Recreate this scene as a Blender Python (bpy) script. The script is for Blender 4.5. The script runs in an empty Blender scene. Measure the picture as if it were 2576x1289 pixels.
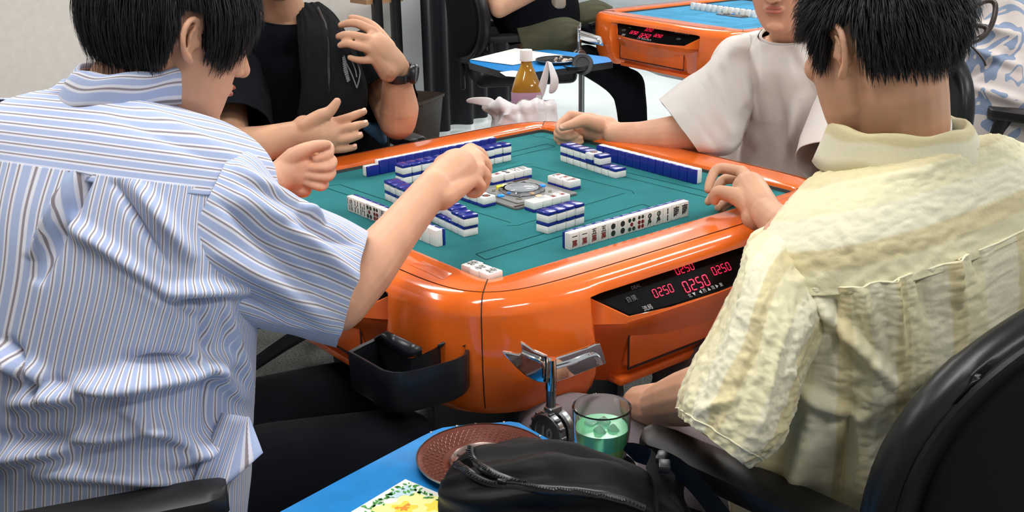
import bpy, bmesh, math, random
import numpy as np
from mathutils import Vector, Matrix, noise, Euler
random.seed(7); rng = np.random.default_rng(7)
SC = bpy.context.scene; COL = SC.collection
FZ = .74                                   # height of the felt
# ------------------------------------------------------------------ camera
CF = 2841.; CC = Vector((-1.424, -1.745, .643+FZ)); yw, pt, rl = [math.radians(a) for a in (51.35, 19.17, -1.08)]
FW = Vector((math.cos(pt)*math.cos(yw), math.cos(pt)*math.sin(yw), -math.sin(pt)))
_r = FW.cross(Vector((0,0,1))).normalized(); _u = _r.cross(FW)
RT = _r*math.cos(rl)+_u*math.sin(rl); UP = _u*math.cos(rl)-_r*math.sin(rl)
cd = bpy.data.cameras.new('camera'); cam = bpy.data.objects.new('camera', cd); COL.objects.link(cam); SC.camera = cam
cd.sensor_width = 36; cd.lens = CF/2576*36; cd.clip_start = .05
cam.matrix_world = Matrix(((RT.x,UP.x,-FW.x,CC.x),(RT.y,UP.y,-FW.y,CC.y),(RT.z,UP.z,-FW.z,CC.z),(0,0,0,1)))
def P(px, py, d): return CC+(FW+RT*((px-1288)/CF)-UP*((py-644.5)/CF))*d      # the point seen at a pixel, d metres deep
# ------------------------------------------------------------------ light
W = bpy.data.worlds.new('world'); SC.world = W; W.use_nodes = True
W.node_tree.nodes['Background'].inputs[0].default_value = (.92,.96,1,1); W.node_tree.nodes['Background'].inputs[1].default_value = .42
SC.view_settings.view_transform = 'Standard'; SC.view_settings.look = 'None'; SC.view_settings.gamma = 1; SC.view_settings.use_curve_mapping = False
SC.view_settings.exposure = .22
CEIL = 2.5
LAMPS = [(-.9,-.7),(1.75,-.5),(.0,1.3),(2.2,1.6),(-1.9,.9),(1.6,-1.9),(-.6,-2.6)]
# ------------------------------------------------------------------ materials
def nmat(name):
    m = bpy.data.materials.new(name); m.use_nodes = True; nt = m.node_tree
    return m, nt, nt.nodes['Principled BSDF']
def nd(nt, t, **kw):
    n = nt.nodes.new(t)
    for k, v in kw.items():
        if k.startswith('i'): n.inputs[int(k[1:])].default_value = v
        else: setattr(n, k, v)
    return n
def lk(nt, a, ai, b, bi): nt.links.new(a.outputs[ai], b.inputs[bi])
def mat(name, col, rough=.5, metal=0, spec=.5, sss=0, coat=0, var=0, vs=8, bump=0, bs=200, trans=0, ior=1.45, emit=0, alpha=1, col2=None, bd=.002, sheen=0):
    m, nt, b = nmat(name); I = b.inputs; c = (*col, 1)
    I['Base Color'].default_value = c; I['Roughness'].default_value = rough; I['Metallic'].default_value = metal
    I['Specular IOR Level'].default_value = spec; I['IOR'].default_value = ior; I['Transmission Weight'].default_value = trans
    I['Coat Weight'].default_value = coat; I['Coat Roughness'].default_value = .06; I['Alpha'].default_value = alpha
    if sheen: I['Sheen Weight'].default_value = sheen
    if sss:
        I['Subsurface Weight'].default_value = sss; I['Subsurface Radius'].default_value = (.007,.003,.0018); I['Subsurface Scale'].default_value = 1
    if emit: I['Emission Color'].default_value = c; I['Emission Strength'].default_value = emit
    tc = nd(nt, 'ShaderNodeTexCoord')
    if var or col2:
        n = nd(nt, 'ShaderNodeTexNoise'); n.inputs['Scale'].default_value = vs; n.inputs['Detail'].default_value = 5; lk(nt, tc, 3, n, 0)
        mx = nd(nt, 'ShaderNodeMix', data_type='RGBA')
        mx.inputs[6].default_value = c if col2 else tuple(max(0, v*(1-var)) for v in col)+(1,)
        mx.inputs[7].default_value = (*col2,1) if col2 else tuple(min(1, v*(1+var)) for v in col)+(1,)
        mr = nd(nt, 'ShaderNodeMapRange', i1=.35, i2=.65); lk(nt, n, 0, mr, 0); lk(nt, mr, 0, mx, 0); lk(nt, mx, 2, b, 'Base Color')
    if bump:
        n = nd(nt, 'ShaderNodeTexNoise'); n.inputs['Scale'].default_value = bs; n.inputs['Detail'].default_value = 4; lk(nt, tc, 3, n, 0)
        bn = nd(nt, 'ShaderNodeBump'); bn.inputs['Strength'].default_value = bump; bn.inputs['Distance'].default_value = bd; lk(nt, n, 0, bn, 'Height'); lk(nt, bn, 0, b, 'Normal')
    return m
M = {}
# ------------------------------------------------------------------ objects
def link(o, parent=None):
    COL.objects.link(o)
    if parent is not None:
        o.parent = parent; o.matrix_parent_inverse = parent.matrix_world.inverted() if parent.get('world_kids') else Matrix()
    return o
def empty(name, loc=(0,0,0), rz=0, world=False):
    o = bpy.data.objects.new(name, None); o.empty_display_size = .05; COL.objects.link(o)
    o.matrix_world = Matrix.Translation(loc) @ Matrix.Rotation(rz, 4, 'Z')
    if world: o['world_kids'] = 1
    return o
def tag(o, label=None, cat=None, group=None, kind=None):
    for k, v in (('label',label),('category',cat),('group',group),('kind',kind)):
        if v: o[k] = v
    return o
def mesh(name, v, f, m, parent=None, smooth=True, uv=None):
    me = bpy.data.meshes.new(name); me.from_pydata([tuple(map(float, p)) for p in v], [], f)
    if uv is not None:
        l = me.uv_layers.new(name='UVMap'); vi = np.empty(len(me.loops), int); me.loops.foreach_get('vertex_index', vi)
        if len(uv) == len(v): l.data.foreach_set('uv', np.asarray(uv, float)[vi].ravel())
        else: l.data.foreach_set('uv', np.asarray(uv, float).ravel())
    if smooth is True: me.polygons.foreach_set('use_smooth', [True]*len(me.polygons))
    me.materials.append(m); o = bpy.data.objects.new(name, me); link(o, parent)
    if smooth == 'auto': autosmooth(me)
    return o
def autosmooth(me, ang=.7):
    bm = bmesh.new(); bm.from_mesh(me)
    for f in bm.faces: f.smooth = True
    for e in bm.edges:
        if len(e.link_faces) == 2 and e.calc_face_angle(0) > ang: e.smooth = False
    bm.to_mesh(me); bm.free()
class B:
    """collects shapes, then links them as ONE mesh object"""
    def __init__(s): s.v = []; s.f = []
    def add(s, v, f):
        o = len(s.v); s.v += [Vector(p) for p in v]; s.f += [[i+o for i in q] for q in f]; return s
    def box(s, c, d, r=0, R=None, seg=2):
        bm = bmesh.new(); bmesh.ops.create_cube(bm, size=1)
        for v in bm.verts: v.co = Vector((v.co.x*d[0], v.co.y*d[1], v.co.z*d[2]))
        if r: bmesh.ops.bevel(bm, geom=bm.edges[:], offset=r, segments=seg, affect='EDGES', profile=.5)
        bm.verts.index_update()
        Rm = R if R is not None else Matrix.Identity(3)
        s.add([Rm@v.co+Vector(c) for v in bm.verts], [[v.index for v in f.verts] for f in bm.faces]); bm.free(); return s
    def loft(s, rings, cap=True, closed=True):
        n = len(rings[0]); o = len(s.v)
        for r in rings: s.v += [Vector(p) for p in r]
        for i in range(len(rings)-1):
            for j in range(n if closed else n-1):
                k = (j+1) % n; s.f.append([o+i*n+j, o+i*n+k, o+(i+1)*n+k, o+(i+1)*n+j])
        if cap and closed: s.f.append([o+j for j in range(n)][::-1]); s.f.append([o+(len(rings)-1)*n+j for j in range(n)])
        return s
    def lathe(s, prof, c=(0,0,0), R=None, n=32, cap=False):
        Rm = R if R is not None else Matrix.Identity(3)
        return s.loft([[Rm@Vector((r*math.cos(2*math.pi*j/n), r*math.sin(2*math.pi*j/n), z))+Vector(c) for j in range(n)] for r, z in prof], cap=cap)
    def cyl(s, a, b, r, r2=None, n=20):
        a, b = Vector(a), Vector(b); R = (b-a).to_track_quat('Z', 'Y').to_matrix(); return s.lathe([(r,0),(r if r2 is None else r2,(b-a).length)], a, R, n, True)
    def tube(s, pts, rad, n=12, k=1, flat=1, up=None):
        pts = crm([Vector(p) for p in pts], k); rad = [rad]*len(pts) if isinstance(rad, (int, float)) else list(np.interp(np.linspace(0,1,len(pts)), np.linspace(0,1,len(rad)), rad))
        rings = []; pv = None
        for i, p in enumerate(pts):
            t = (pts[min(i+1,len(pts)-1)]-pts[max(i-1,0)]).normalized()
            x = (Vector(up).cross(t) if up is not None else (pv-t*pv.dot(t) if pv is not None else t.orthogonal()))
            x = x.normalized() if x.length > 1e-6 else t.orthogonal(); pv = x; y = t.cross(x)
            rings.append([p+x*math.cos(a)*rad[i]+y*math.sin(a)*rad[i]*flat for a in [2*math.pi*j/n for j in range(n)]])
        return s.loft(rings)
    def caps(s, pts, rad, n=12, k=3, flat=1, up=None):
        """a tube with round ends"""
        pts = [Vector(p) for p in pts]; q = crm(pts, k); rr = list(np.interp(np.linspace(0,1,len(q)), np.linspace(0,1,len(rad)), rad))
        t0 = (q[0]-q[1]).normalized(); t1 = (q[-1]-q[-2]).normalized(); A = []; ra = []
        for a in (1.5, 1.2, .8, .4): A.append(q[0]+t0*rr[0]*math.sin(a)); ra.append(rr[0]*math.cos(a))
        A += q; ra += rr
        for a in (.4, .8, 1.2, 1.5): A.append(q[-1]+t1*rr[-1]*math.sin(a)); ra.append(rr[-1]*math.cos(a))
        ra = np.array(ra); rings = []; pv = None
        for i, p in enumerate(A):
            t = (A[min(i+1,len(A)-1)]-A[max(i-1,0)]).normalized()
            x = (Vector(up).cross(t) if up is not None else (pv-t*pv.dot(t) if pv is not None else t.orthogonal())).normalized(); pv = x; y = t.cross(x)
            rings.append([p+x*math.cos(a)*ra[i]+y*math.sin(a)*ra[i]*flat for a in [2*math.pi*j/n for j in range(n)]])
        return s.loft(rings)
    def ell(s, c, r, R=None, n=20, m=14):
        Rm = R if R is not None else Matrix.Identity(3)
        return s.loft([[Rm@Vector((r[0]*math.sin(t)*math.cos(a), r[1]*math.sin(t)*math.sin(a), -r[2]*math.cos(t)))+Vector(c) for a in [2*math.pi*j/n for j in range(n)]] for t in np.linspace(.02, math.pi-.02, m)])
    def prism(s, poly, z0, z1):
        return s.loft([[Vector((x,y,z0)) for x,y in poly],[Vector((x,y,z1)) for x,y in poly]])
    def build(s, name, m, parent=None, smooth='auto', bev=0):
        o = mesh(name, s.v, s.f, m, parent, smooth if not bev else False)
        bm = bmesh.new(); bm.from_mesh(o.data); bmesh.ops.recalc_face_normals(bm, faces=bm.faces)
        if bev: bmesh.ops.bevel(bm, geom=[e for e in bm.edges if len(e.link_faces) == 2 and e.calc_face_angle(0) > .5], offset=bev, segments=2, affect='EDGES')
        bm.to_mesh(o.data); bm.free()
        if smooth: autosmooth(o.data)
        return o
def crm(pts, k):
    if k <= 1 or len(pts) < 3: return [Vector(p) for p in pts]
    o = []; n = len(pts)
    for i in range(n-1):
        a, b, c, d = pts[max(i-1,0)], pts[i], pts[i+1], pts[min(i+2,n-1)]
        for j in range(k):
            t = j/k; o.append(.5*((2*b)+(c-a)*t+(2*a-5*b+4*c-d)*t*t+(3*b-a-3*c+d)*t**3))
    o.append(pts[-1]); return o
_txt = {}
def text_mesh(s, size, shear=0, bold=0):
    """flat lettering, centred, in the XY plane -> verts, faces"""
    k = (s, size, shear, bold)
    if k not in _txt:
        c = bpy.data.curves.new('lettering', 'FONT'); c.body = s; c.size = size; c.align_x = 'CENTER'; c.align_y = 'CENTER'; c.shear = shear; c.offset = bold; c.resolution_u = 2
        o = bpy.data.objects.new('lettering', c); COL.objects.link(o); dg = bpy.context.evaluated_depsgraph_get()
        me = bpy.data.meshes.new_from_object(o.evaluated_get(dg)); v = [x.co.copy() for x in me.vertices]; f = [list(p.vertices) for p in me.polygons]
        bpy.data.objects.remove(o); bpy.data.curves.remove(c); bpy.data.meshes.remove(me)
        _txt[k] = (v, f)
    return _txt[k]
# ------------------------------------------------------------------ room
M['carpet'] = mat('grey carpet', (.10,.105,.10), .95, var=.5, vs=160, bump=.6, bs=500)
M['vinyl'] = mat('pale floor tile', (.86,.93,.93), .35, var=.05, vs=3)
M['wall'] = mat('cream wallpaper', (.74,.70,.65), .8, var=.03, vs=30, bump=.5, bs=260)
M['ceiling'] = mat('white ceiling', (.80,.80,.79), .9, bump=.3, bs=150)
M['white_paint'] = mat('white paint', (.62,.65,.66), .5)
M['black_metal'] = mat('black metal', (.012,.012,.013), .35, .3)
M['curtain'] = mat('black curtain', (.006,.007,.012), .9, sheen=.1)
M['lamp'] = mat('fluorescent panel', (1,.98,.95), .5, emit=34)
M['frame'] = mat('lamp frame', (.8,.8,.8), .4)
def slab(name, x0, x1, y0, y1, z0, z1, m): return tag(B().box(((x0+x1)/2,(y0+y1)/2,(z0+z1)/2),(x1-x0,y1-y0,z1-z0)).build(name, m), kind='structure')
slab('floor', -4, 1.55, -4.5, 3.6, -.1, 0, M['carpet'])
slab('floor', 1.55, 7, -4.5, 8, -.1, 0, M['vinyl'])
slab('ceiling', -4, 7, -4.5, 8, CEIL, CEIL+.1, M['ceiling'])
slab('wall_far', -4, 1.75, 3.0, 3.1, 0, CEIL, M['wall'])
slab('wall_left', -4.1, -4, -4.5, 3.1, 0, CEIL, M['wall'])
slab('wall_back', 1.75, 7, 7.9, 8, 0, CEIL, M['white_paint'])
slab('trim_1', 1.58, 1.72, 2.86, 3.0, 0, CEIL, M['white_paint'])
def lamp(x, y):
    t = empty('ceiling_light', (x, y, CEIL-.03)); B().box((0,0,0),(1.25,.22,.05),.006).build('frame', M['frame'], t); B().box((0,0,-.03),(1.2,.17,.012),.003).build('diffuser', M['lamp'], t)
    return t
LAMPS += [(3.3,.4),(3.4,3.2),(2.4,4.6)]  # extra lights, added only to brighten the pale floor at the back
LN = ['over the near-left side of the mahjong table','over the right side of the mahjong table','over the far-left side of the mahjong table','over the far mahjong table','over the striped-shirt player','over the far right of the room','behind the photographer','added to brighten the far right of the pale floor','added to brighten the pale floor behind the far table','added at the very back of the room to brighten the floor']
for (x, y), s in zip(LAMPS, LN): tag(lamp(x, y), 'long white fluorescent ceiling light '+s, 'ceiling light', 'fluorescent ceiling lights')
# curtain
def curtain():
    xs = np.linspace(0, 1, 240); pts = [(1.74+1.25*t, 3.03+.45*t+.035*math.sin(t*44)+.02*math.sin(t*23+1)) for t in xs]
    v = []; f = []
    for i, (x, y) in enumerate(pts): v += [(x, y, .03), (x+.004*math.sin(i), y, 1.2), (x, y, CEIL-.02)]
    for i in range(len(pts)-1): f += [[3*i,3*i+3,3*i+4,3*i+1],[3*i+1,3*i+4,3*i+5,3*i+2]]
    o = mesh('curtain', v, f, M['curtain']); s = o.modifiers.new('s','SOLIDIFY'); s.thickness = .006
    tag(o, 'black floor-length curtain hanging beside the white column', 'curtain')
curtain()
# shelf rack with black posts in front of the cream wall
t = empty('wall_rack', (1.46,2.72,0)); tag(t, 'tall black metal rack with a wooden shelf against the cream wall', 'rack')
for x, y in ((-.075,0),(.025,0)):
    B().box((x,y,.85),(.04,.04,1.7),.004).build('post', M['black_metal'], t)
B().box((-.03,.07,.80),(.20,.14,.02)).build('shelf', mat('oak board', (.35,.19,.10), .5, var=.3), t)
B().box((-.03,.05,.35),(.2,.14,.02)).build('shelf', M['black_metal'], t)
B().cyl((-.17,-.01,1.0),(-.06,-.01,1.0),.018).build('hook', M['black_metal'], t)
# waste bin
M['bin'] = mat('brown plastic', (.055,.035,.027), .45)
t = empty('waste_bin', (1.50,2.62,0), .5)
def rrect(a, b, r, n=5):
    o = []
    for cx, cy, s in ((a-r,b-r,0),(-a+r,b-r,1),(-a+r,-b+r,2),(a-r,-b+r,3)):
        for j in range(n+1): q = math.pi/2*(s+j/n); o.append((cx+r*math.cos(q), cy+r*math.sin(q)))
    return o
prof = [(.095,.065,.0),(.13,.095,.345),(.137,.102,.35),(.137,.102,.362),(.126,.091,.362),(.122,.087,.34),(.088,.058,.012)]
B().loft([[Vector((x,y,z)) for x,y in rrect(a,b,.03)] for a,b,z in prof]).build('bin_body', M['bin'], t)
tag(t, 'brown plastic waste bin standing before the black curtain', 'waste bin')
# ------------------------------------------------------------------ mahjong table
M['orange'] = mat('orange lacquer', (.80,.145,.016), .15, coat=.6, var=.14, vs=5, spec=.5)
M['orange_dark'] = mat('orange lacquer drawer', (.72,.125,.018), .22, coat=.4, var=.15, vs=6)
M['gap'] = mat('dark gap', (.03,.006,.003), .7)
M['felt'] = mat('green felt', (.024,.165,.175), .95, var=.09, vs=9, bump=.5, bs=900, bd=.0006, spec=.15)
M['felt_blue'] = mat('blue felt', (.06,.25,.42), .95, var=.1, vs=9, spec=.15)
M['felt_line'] = mat('felt seam', (.004,.055,.06), .9, spec=.1)
M['rubber'] = mat('grey rubber strip', (.05,.05,.045), .7)
M['gloss_black'] = mat('gloss black panel', (.003,.003,.0035), .10, spec=.22)
M['black_plastic'] = mat('black plastic', (.010,.012,.016), .33)
M['chrome'] = mat('chrome', (.75,.76,.78), .07, 1)
M['steel'] = mat('brushed steel', (.32,.33,.34), .33, 1)
M['grey_plastic'] = mat('grey plastic', (.15,.15,.148), .42, var=.06)
M['clear_plastic'] = mat('clear plastic dome', (.75,.8,.85), .08, trans=.75, ior=1.3)
M['led'] = mat('red led', (1,.012,.07), .5, emit=1.1)
M['print'] = mat('grey print', (.38,.38,.38), .6)
M['print_dim'] = mat('dim print', (.10,.10,.10), .6)
def sq(a, n, th):
    c, s = math.cos(th), math.sin(th); r = a/((abs(c)**n+abs(s)**n)**(1/n)); return Vector((r*c, r*s, 0))
def make_table(felt, near=True):
    t = empty('mahjong_table', (0,0,0))
    N = 360; TH = [2*math.pi*(i+.5)/N for i in range(N)]
    def outer(a, n, z, rec=0):
        o = []
        for th in TH:
            p = sq(a, n, th); p.z = z
            if rec:                                       # the middle of each side is set back for the score console
                u = min(abs(p.x), abs(p.y)) if True else 0
                tz = min(1, max(0, (FZ-z)/.2)); k = 1-min(1, max(0, (u-(.248-.012*tz))/.030)); k = k*k*(3-2*k)
                if abs(p.x) > abs(p.y): p.x -= math.copysign(rec*k, p.x)
                else: p.y -= math.copysign(rec*k, p.y)
            o.append(p)
        return o
    z = FZ
    rim = [outer(.394,60,z-.02), outer(.395,60,z+.006), outer(.398,50,z+.0125), outer(.404,40,z+.0145), outer(.44,14,z+.0150), outer(.4725,8,z+.0135)]
    # open dishes for the point sticks are cut into the rim near each corner
    B().loft(rim, cap=False).build('inner_rim', M['orange'], t, smooth=True)
    B().loft([outer(.4722,8,z+.0138), outer(.4722,8,z+.006), outer(.4745,7.8,z+.006), outer(.4745,7.8,z+.0138)], cap=False).build('seam', M['gap'], t)
    body = [outer(.4742,7.8,z+.0132), outer(.484,7.4,z+.0120), outer(.497,6.6,z+.0065), outer(.506,6.2,z-.004), outer(.511,6,z-.014,.004), outer(.512,5.9,z-.018,.03), outer(.514,5.7,z-.03,.06), outer(.518,5.4,z-.07,.07), outer(.520,5.2,z-.11,.07), outer(.516,5.2,z-.15,.07), outer(.505,5.4,z-.180,.06), outer(.490,5.8,z-.196,.05), outer(.46,6,z-.200,.04)]
    if not near: pass
    B().loft(body, cap=False).build('outer_shell', M['orange'], t, smooth=True)
    for s1 in (-1,1):                                     # the four mitre joints
        for s2 in (-1,1):
            pp = []
            for a, n, zz in ((.398,50,z+.0128),(.404,40,z+.0150),(.44,14,z+.0155),(.4742,7.8,z+.0137),(.484,7.4,z+.0125),(.497,6.6,z+.007),(.506,6.2,z-.0035),(.511,6,z-.014),(.514,5.7,z-.03),(.518,5.4,z-.07),(.520,5.2,z-.11),(.516,5.2,z-.15),(.505,5.4,z-.18)):
                p = sq(a+.0004, n, math.atan2(s2, s1)); p.z = zz; pp.append(p)
            B().tube(pp, .0009, 6).build('mitre_joint', M['gap'], t)
    # felt bed, its machined flaps as thin seams
    bed = B().box((0,0,z-.011),(.79,.79,.022)); bed.build('felt_bed', felt, t)
    B().loft([outer(.3955,60,z-.001), outer(.3955,60,z+.0065), outer(.3925,60,z+.0065), outer(.3925,60,z-.001)], cap=False).build('rubber_strip', M['rubber'], t)
    fl = B()
    def ln(x0,y0,x1,y1,w=.0011):
        d = Vector((x1-x0,y1-y0,0)); n = Vector((-d.y,d.x,0)).normalized()*w; a = Vector((x0,y0,z+.0004)); b = Vector((x1,y1,z+.0004)); fl.add([a-n,b-n,b+n,a+n],[[0,1,2,3]])
    for k in range(4):
        c, s = [(1,0),(0,1),(-1,0),(0,-1)][k]
        def L(x0,y0,x1,y1,w=.0011): ln(x0*c-y0*s, x0*s+y0*c, x1*c-y1*s, x1*s+y1*c, w)
        L(-.31,-.2505,.120,-.2305); L(-.315,-.286,.119,-.2585,.0014); L(-.31,-.2505,-.315,-.286); L(.120,-.2305,.119,-.2585)
        L(-.150,-.172,.150,-.150,.0009); L(-.150,-.172,-.168,-.160,.0009)
        L(-.352,-.345,-.352,-.30,.0009); L(.352,-.375,.352,-.345); L(.352,-.345,.387,-.345)
    fl.build('felt_seams', M['felt_line'], t, smooth=False)
    # four score consoles
    for k in range(4):
        R = Matrix.Rotation(k*math.pi/2, 4, 'Z')
        def put(o): o.matrix_local = R; return o
        # housing: a wedge with a slanted front window
        Y0 = -.452; lip = [(-.222,Y0),(-.262,Y0),(-.262,-.478),(-.212,-.530),(-.12,-.5365),(0,-.539),(.12,-.5365),(.212,-.530),(.262,-.478),(.262,Y0),(.222,Y0)]
        def at(sc, zz, dy=0): return [Vector((x*sc, y+dy if y < -.47 else y, zz)) for x, y in lip]
        hz = z-.068
        put(B().loft([at(.93,z-.193,.040), at(.955,z-.150,.024), at(.985,z-.090,.006), at(1,hz-.012,0), at(1.0,hz,-.001)]).build('console', M['orange_dark'], t))
        # slanted glossy window
        wl = [(-.258,-.484)]+[q for q in lip if q[1] < -.5]+[(.258,-.484)]; wl.insert(1, (-.262,-.492)); wl.insert(-1, (.262,-.492))
        th = [Vector((x*.985, y*.998, z-.016-.047*(-y-.484)/.055)) for x, y in wl]
        th2 = [Vector((p.x, p.y, p.z-.006)) for p in th]
        dp = put(B().loft([th2, th]).build('score_window', M['gloss_black'], t))
        th3 = [Vector((p.x*1.012, p.y*1.001, p.z-.004)) for p in th]; th4 = [Vector((p.x*1.015, p.y*1.003, hz-.003)) for p in th]
        put(B().loft([th4, th3]).build('window_bezel', M['orange'], t))
        drw = B().box((0,-.513,z-.121),(.400,.018,.072),.003)
        put(drw.build('drawer', M['orange_dark'], t))
        g = B()
        for a, b in (((0,-.5215,z-.0835),(.406,.002,.0035)),((0,-.5215,z-.1585),(.406,.002,.0035)),((-.2015,-.5215,z-.121),(.003,.002,.075)),((.2015,-.5215,z-.121),(.003,.002,.075))): g.box(a, b)
        put(g.build('drawer_gap', M['gap'], t))
        h = B().loft([[Vector((x, -.5225-.004*(1-(x/.075)**2)*s, z-.0865-.022*(1-(x/.075)**2)*s)) for x in np.linspace(-.075,.075,17)] for s in (0,.5,1)], cap=False, closed=False)
        o = h.build('handle_recess', M['orange'], t); o.modifiers.new('s','SOLIDIFY').thickness = .002; put(o)
        put(B().box((0,-.490,z-.186),(.42,.045,.014),.004).build('lower_rail', M['orange_dark'], t))
        # lettering: local frame on the slanted window
        n = Vector((0,-.65,.76)).normalized(); U = Vector((1,0,0)); V = n.cross(U); O = Vector((0,-.5105,z-.0388))
        def onpan(v, f, x, y, nm, m, lift=.0009):
            b = B().add([O+U*(p.x+x)+V*(p.y+y)+n*(lift+.0006) for p in v], f); return b.build(nm, m, dp, smooth=False)
        def seg7(s, h):
            b = B(); w = h*.52; tt = h*.10
            S = {'0':'abcdef','2':'abged','5':'afgcd'}
            for i, ch in enumerate(s):
                x = i*h*.83
                pos = {'a':(w/2,h,1),'g':(w/2,h/2,1),'d':(w/2,0,1),'b':(w,h*.75,0),'c':(w,h*.25,0),'f':(0,h*.75,0),'e':(0,h*.25,0)}
                for q in S[ch]:
                    a, c, hor = pos[q]; L_ = (w if hor else h/2)*.42
                    for (x0,x1,y0,y1) in [(-L_,L_,-tt/2,tt/2) if hor else (-tt/2,tt/2,-L_,L_)]:
                        vv = [Vector((x+a+X+(c+Y)*.16, c+Y, 0)) for X,Y in ((x0,y0),(x1,y0),(x1,y1),(x0,y1))]; b.add(vv, [[0,1,2,3]])
            W_ = (len(s)-1)*h*.83+w; return [p-Vector((W_/2,h/2,0)) for p in b.v], b.f
        for h_, x, y in ((.0150,-.118,-.006),(.0145,-.045,.0205),(.0150,.032,-.002),(.0200,-.042,-.013)):
            v, f = seg7('0250', h_*1.0); onpan(v, f, x, y, 'score_digits', M['led'])
        for s_, sz, x, y, sh, m_ in (('DEAL',.009,-.165,.016,.2,'print_dim'),('自摸',.012,-.188,-.002,0,'print_dim'),('流局',.011,-.168,-.026,0,'print'),('北 ▼   ◀ 西 ▲ 南 ▶ 東',.0085,-.030,-.0305,0,'print'),('AMOS REXX III',.013,.150,.028,.3,'print'),('点棒',.012,.155,-.002,0,'print_dim')):
            v, f = text_mesh(s_, sz, sh); onpan(v, f, x, y, 'lettering', M[m_])
    # dished tray in the rim beside each corner
    for k in range(4):
        R = Matrix.Rotation(k*math.pi/2, 4, 'Z')
        o = B().loft([[Vector((x,y,z+.0162)) for x,y in ((-.4585,-.345),(-.4385,-.333),(-.4385,-.258),(-.4585,-.255))],[Vector((x,y,z+.0150)) for x,y in ((-.462,-.350),(-.435,-.336),(-.435,-.255),(-.462,-.252))]]).build('stick_dish', M['orange_dark'], t)
        o.matrix_local = R@Matrix.Translation((.012,0,0))
    B().loft([outer(.44,8,z-.192), outer(.40,8,z-.205), outer(.30,6,z-.26)], cap=True).build('under_body', M['black_plastic'], t)
    B().box((0,0,.27),(.30,.30,.46),.02).build('pedestal', M['black_plastic'], t)
    for q in (0, math.pi/2):
        B().box((0,0,.035),(.9,.11,.05),.012, Matrix.Rotation(q+math.pi/4,3,'Z')).build('base_foot', M['black_plastic'], t)
    return t
def centre_unit(par=None):
    t = empty('centre_dice_unit', (0,0,FZ))
    B().prism([(x,y) for x,y in rrect(.0935,.0935,.008)], 0, .0045).build('base_plate', M['grey_plastic'], t, bev=.0012)
    B().prism([(x,y) for x,y in rrect(.070,.070,.006)], .0045, .0065).build('raised_plate', mat('mid grey plastic', (.20,.20,.20), .35), t, bev=.0008)
    # chrome star ring and clear dome
    st = []
    for j in range(32):
        a = 2*math.pi*j/32+math.pi/4; r = .056 if j % 8 == 0 else (.046 if j % 2 else .048); st.append((r*math.cos(a), r*math.sin(a)))
    B().prism(st, .0065, .0145).build('chrome_ring', M['chrome'], t, bev=.0015)
    B().prism([(x*.97,y*.97) for x,y in st], .0060, .0072).build('ring_shadow_gap', M['gap'], t)
    B().lathe([(.038,.0140),(.037,.0152),(.030,.0175),(.020,.0188),(.008,.0195),(.0001,.0196)], n=40).build('dice_dome', M['clear_plastic'], t)
    B().lathe([(.0001,.0146),(.039,.0147),(.0395,.0152)], n=40).build('dice_tray', mat('dice tray', (.33,.34,.35), .5), t)
    for a, c, nm in ((0,(.0,.25,.85),'blue_button'),(90,(.72,.70,.5),'cream_button'),(180,(.0,.25,.85),'blue_button'),(270,(.80,.48,.25),'amber_button')):
        q = math.radians(a); B().lathe([(.0085,.0065),(.0085,.0085),(.0065,.0098),(.0001,.0102)], (.0625*math.cos(q),.0625*math.sin(q),0), n=20).build(nm, mat(nm.replace('_',' '), c, .3), t)
    for a in (45,135,225,315):
        q = math.radians(a); B().box((.066*math.cos(q),.066*math.sin(q),.0068),(.014,.008,.001),0,Matrix.Rotation(q+math.pi/2,3,'Z')).build('seat_mark', mat('olive print', (.10,.09,.04), .5), t)
    B().box((-.066,-.083,.0050),(.045,.008,.0012)).build('slot', M['gap'], t); B().box((.066,.083,.0050),(.045,.008,.0012)).build('slot', M['gap'], t)
    B().lathe([(.010,.0065),(.010,.0115),(.0085,.0125),(.0001,.0128)], (-.022,.052,0), n=20).build('yellow_marker', mat('yellow marker', (.9,.72,.0), .35), t)
    B().box((-.074,.030,.0050),(.022,.030,.0045),.002,Matrix.Rotation(.3,3,'Z')).build('dark_slot', M['black_plastic'], t)
    return t
T0 = make_table(M['felt']); tag(T0, 'glossy orange automatic mahjong table with green felt, nearest the camera', 'mahjong table', 'orange mahjong tables')
cu = centre_unit(); cu.location = (-.010,-.013,FZ); cu.scale = (.88,.88,1); tag(cu, 'grey square dice unit with chrome ring at the middle of the green felt', 'dice unit')
def clone(o, parent=None):
    c = o.copy(); COL.objects.link(c); mi = o.matrix_parent_inverse.copy(); c.parent = parent; c.matrix_parent_inverse = mi
    for ch in o.children: clone(ch, c)
    return c
T1 = clone(T0); T1.location = (2.506,1.525,0); T1.rotation_euler = (0,0,math.radians(-4.7))
tag(T1, 'orange mahjong table with blue felt at the back of the room', 'mahjong table', 'orange mahjong tables')
for ch in T1.children:
    if ch.name.startswith('felt_bed'): ch.data = ch.data.copy(); ch.data.materials.clear(); ch.data.materials.append(M['felt_blue'])
c1 = clone(cu); c1.scale = (.88,.88,1); c1.location = (2.506,1.525,FZ); c1.rotation_euler = (0,0,math.radians(-4.7)); tag(c1, 'grey dice unit at the middle of the far blue felt table', 'dice unit')
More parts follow.
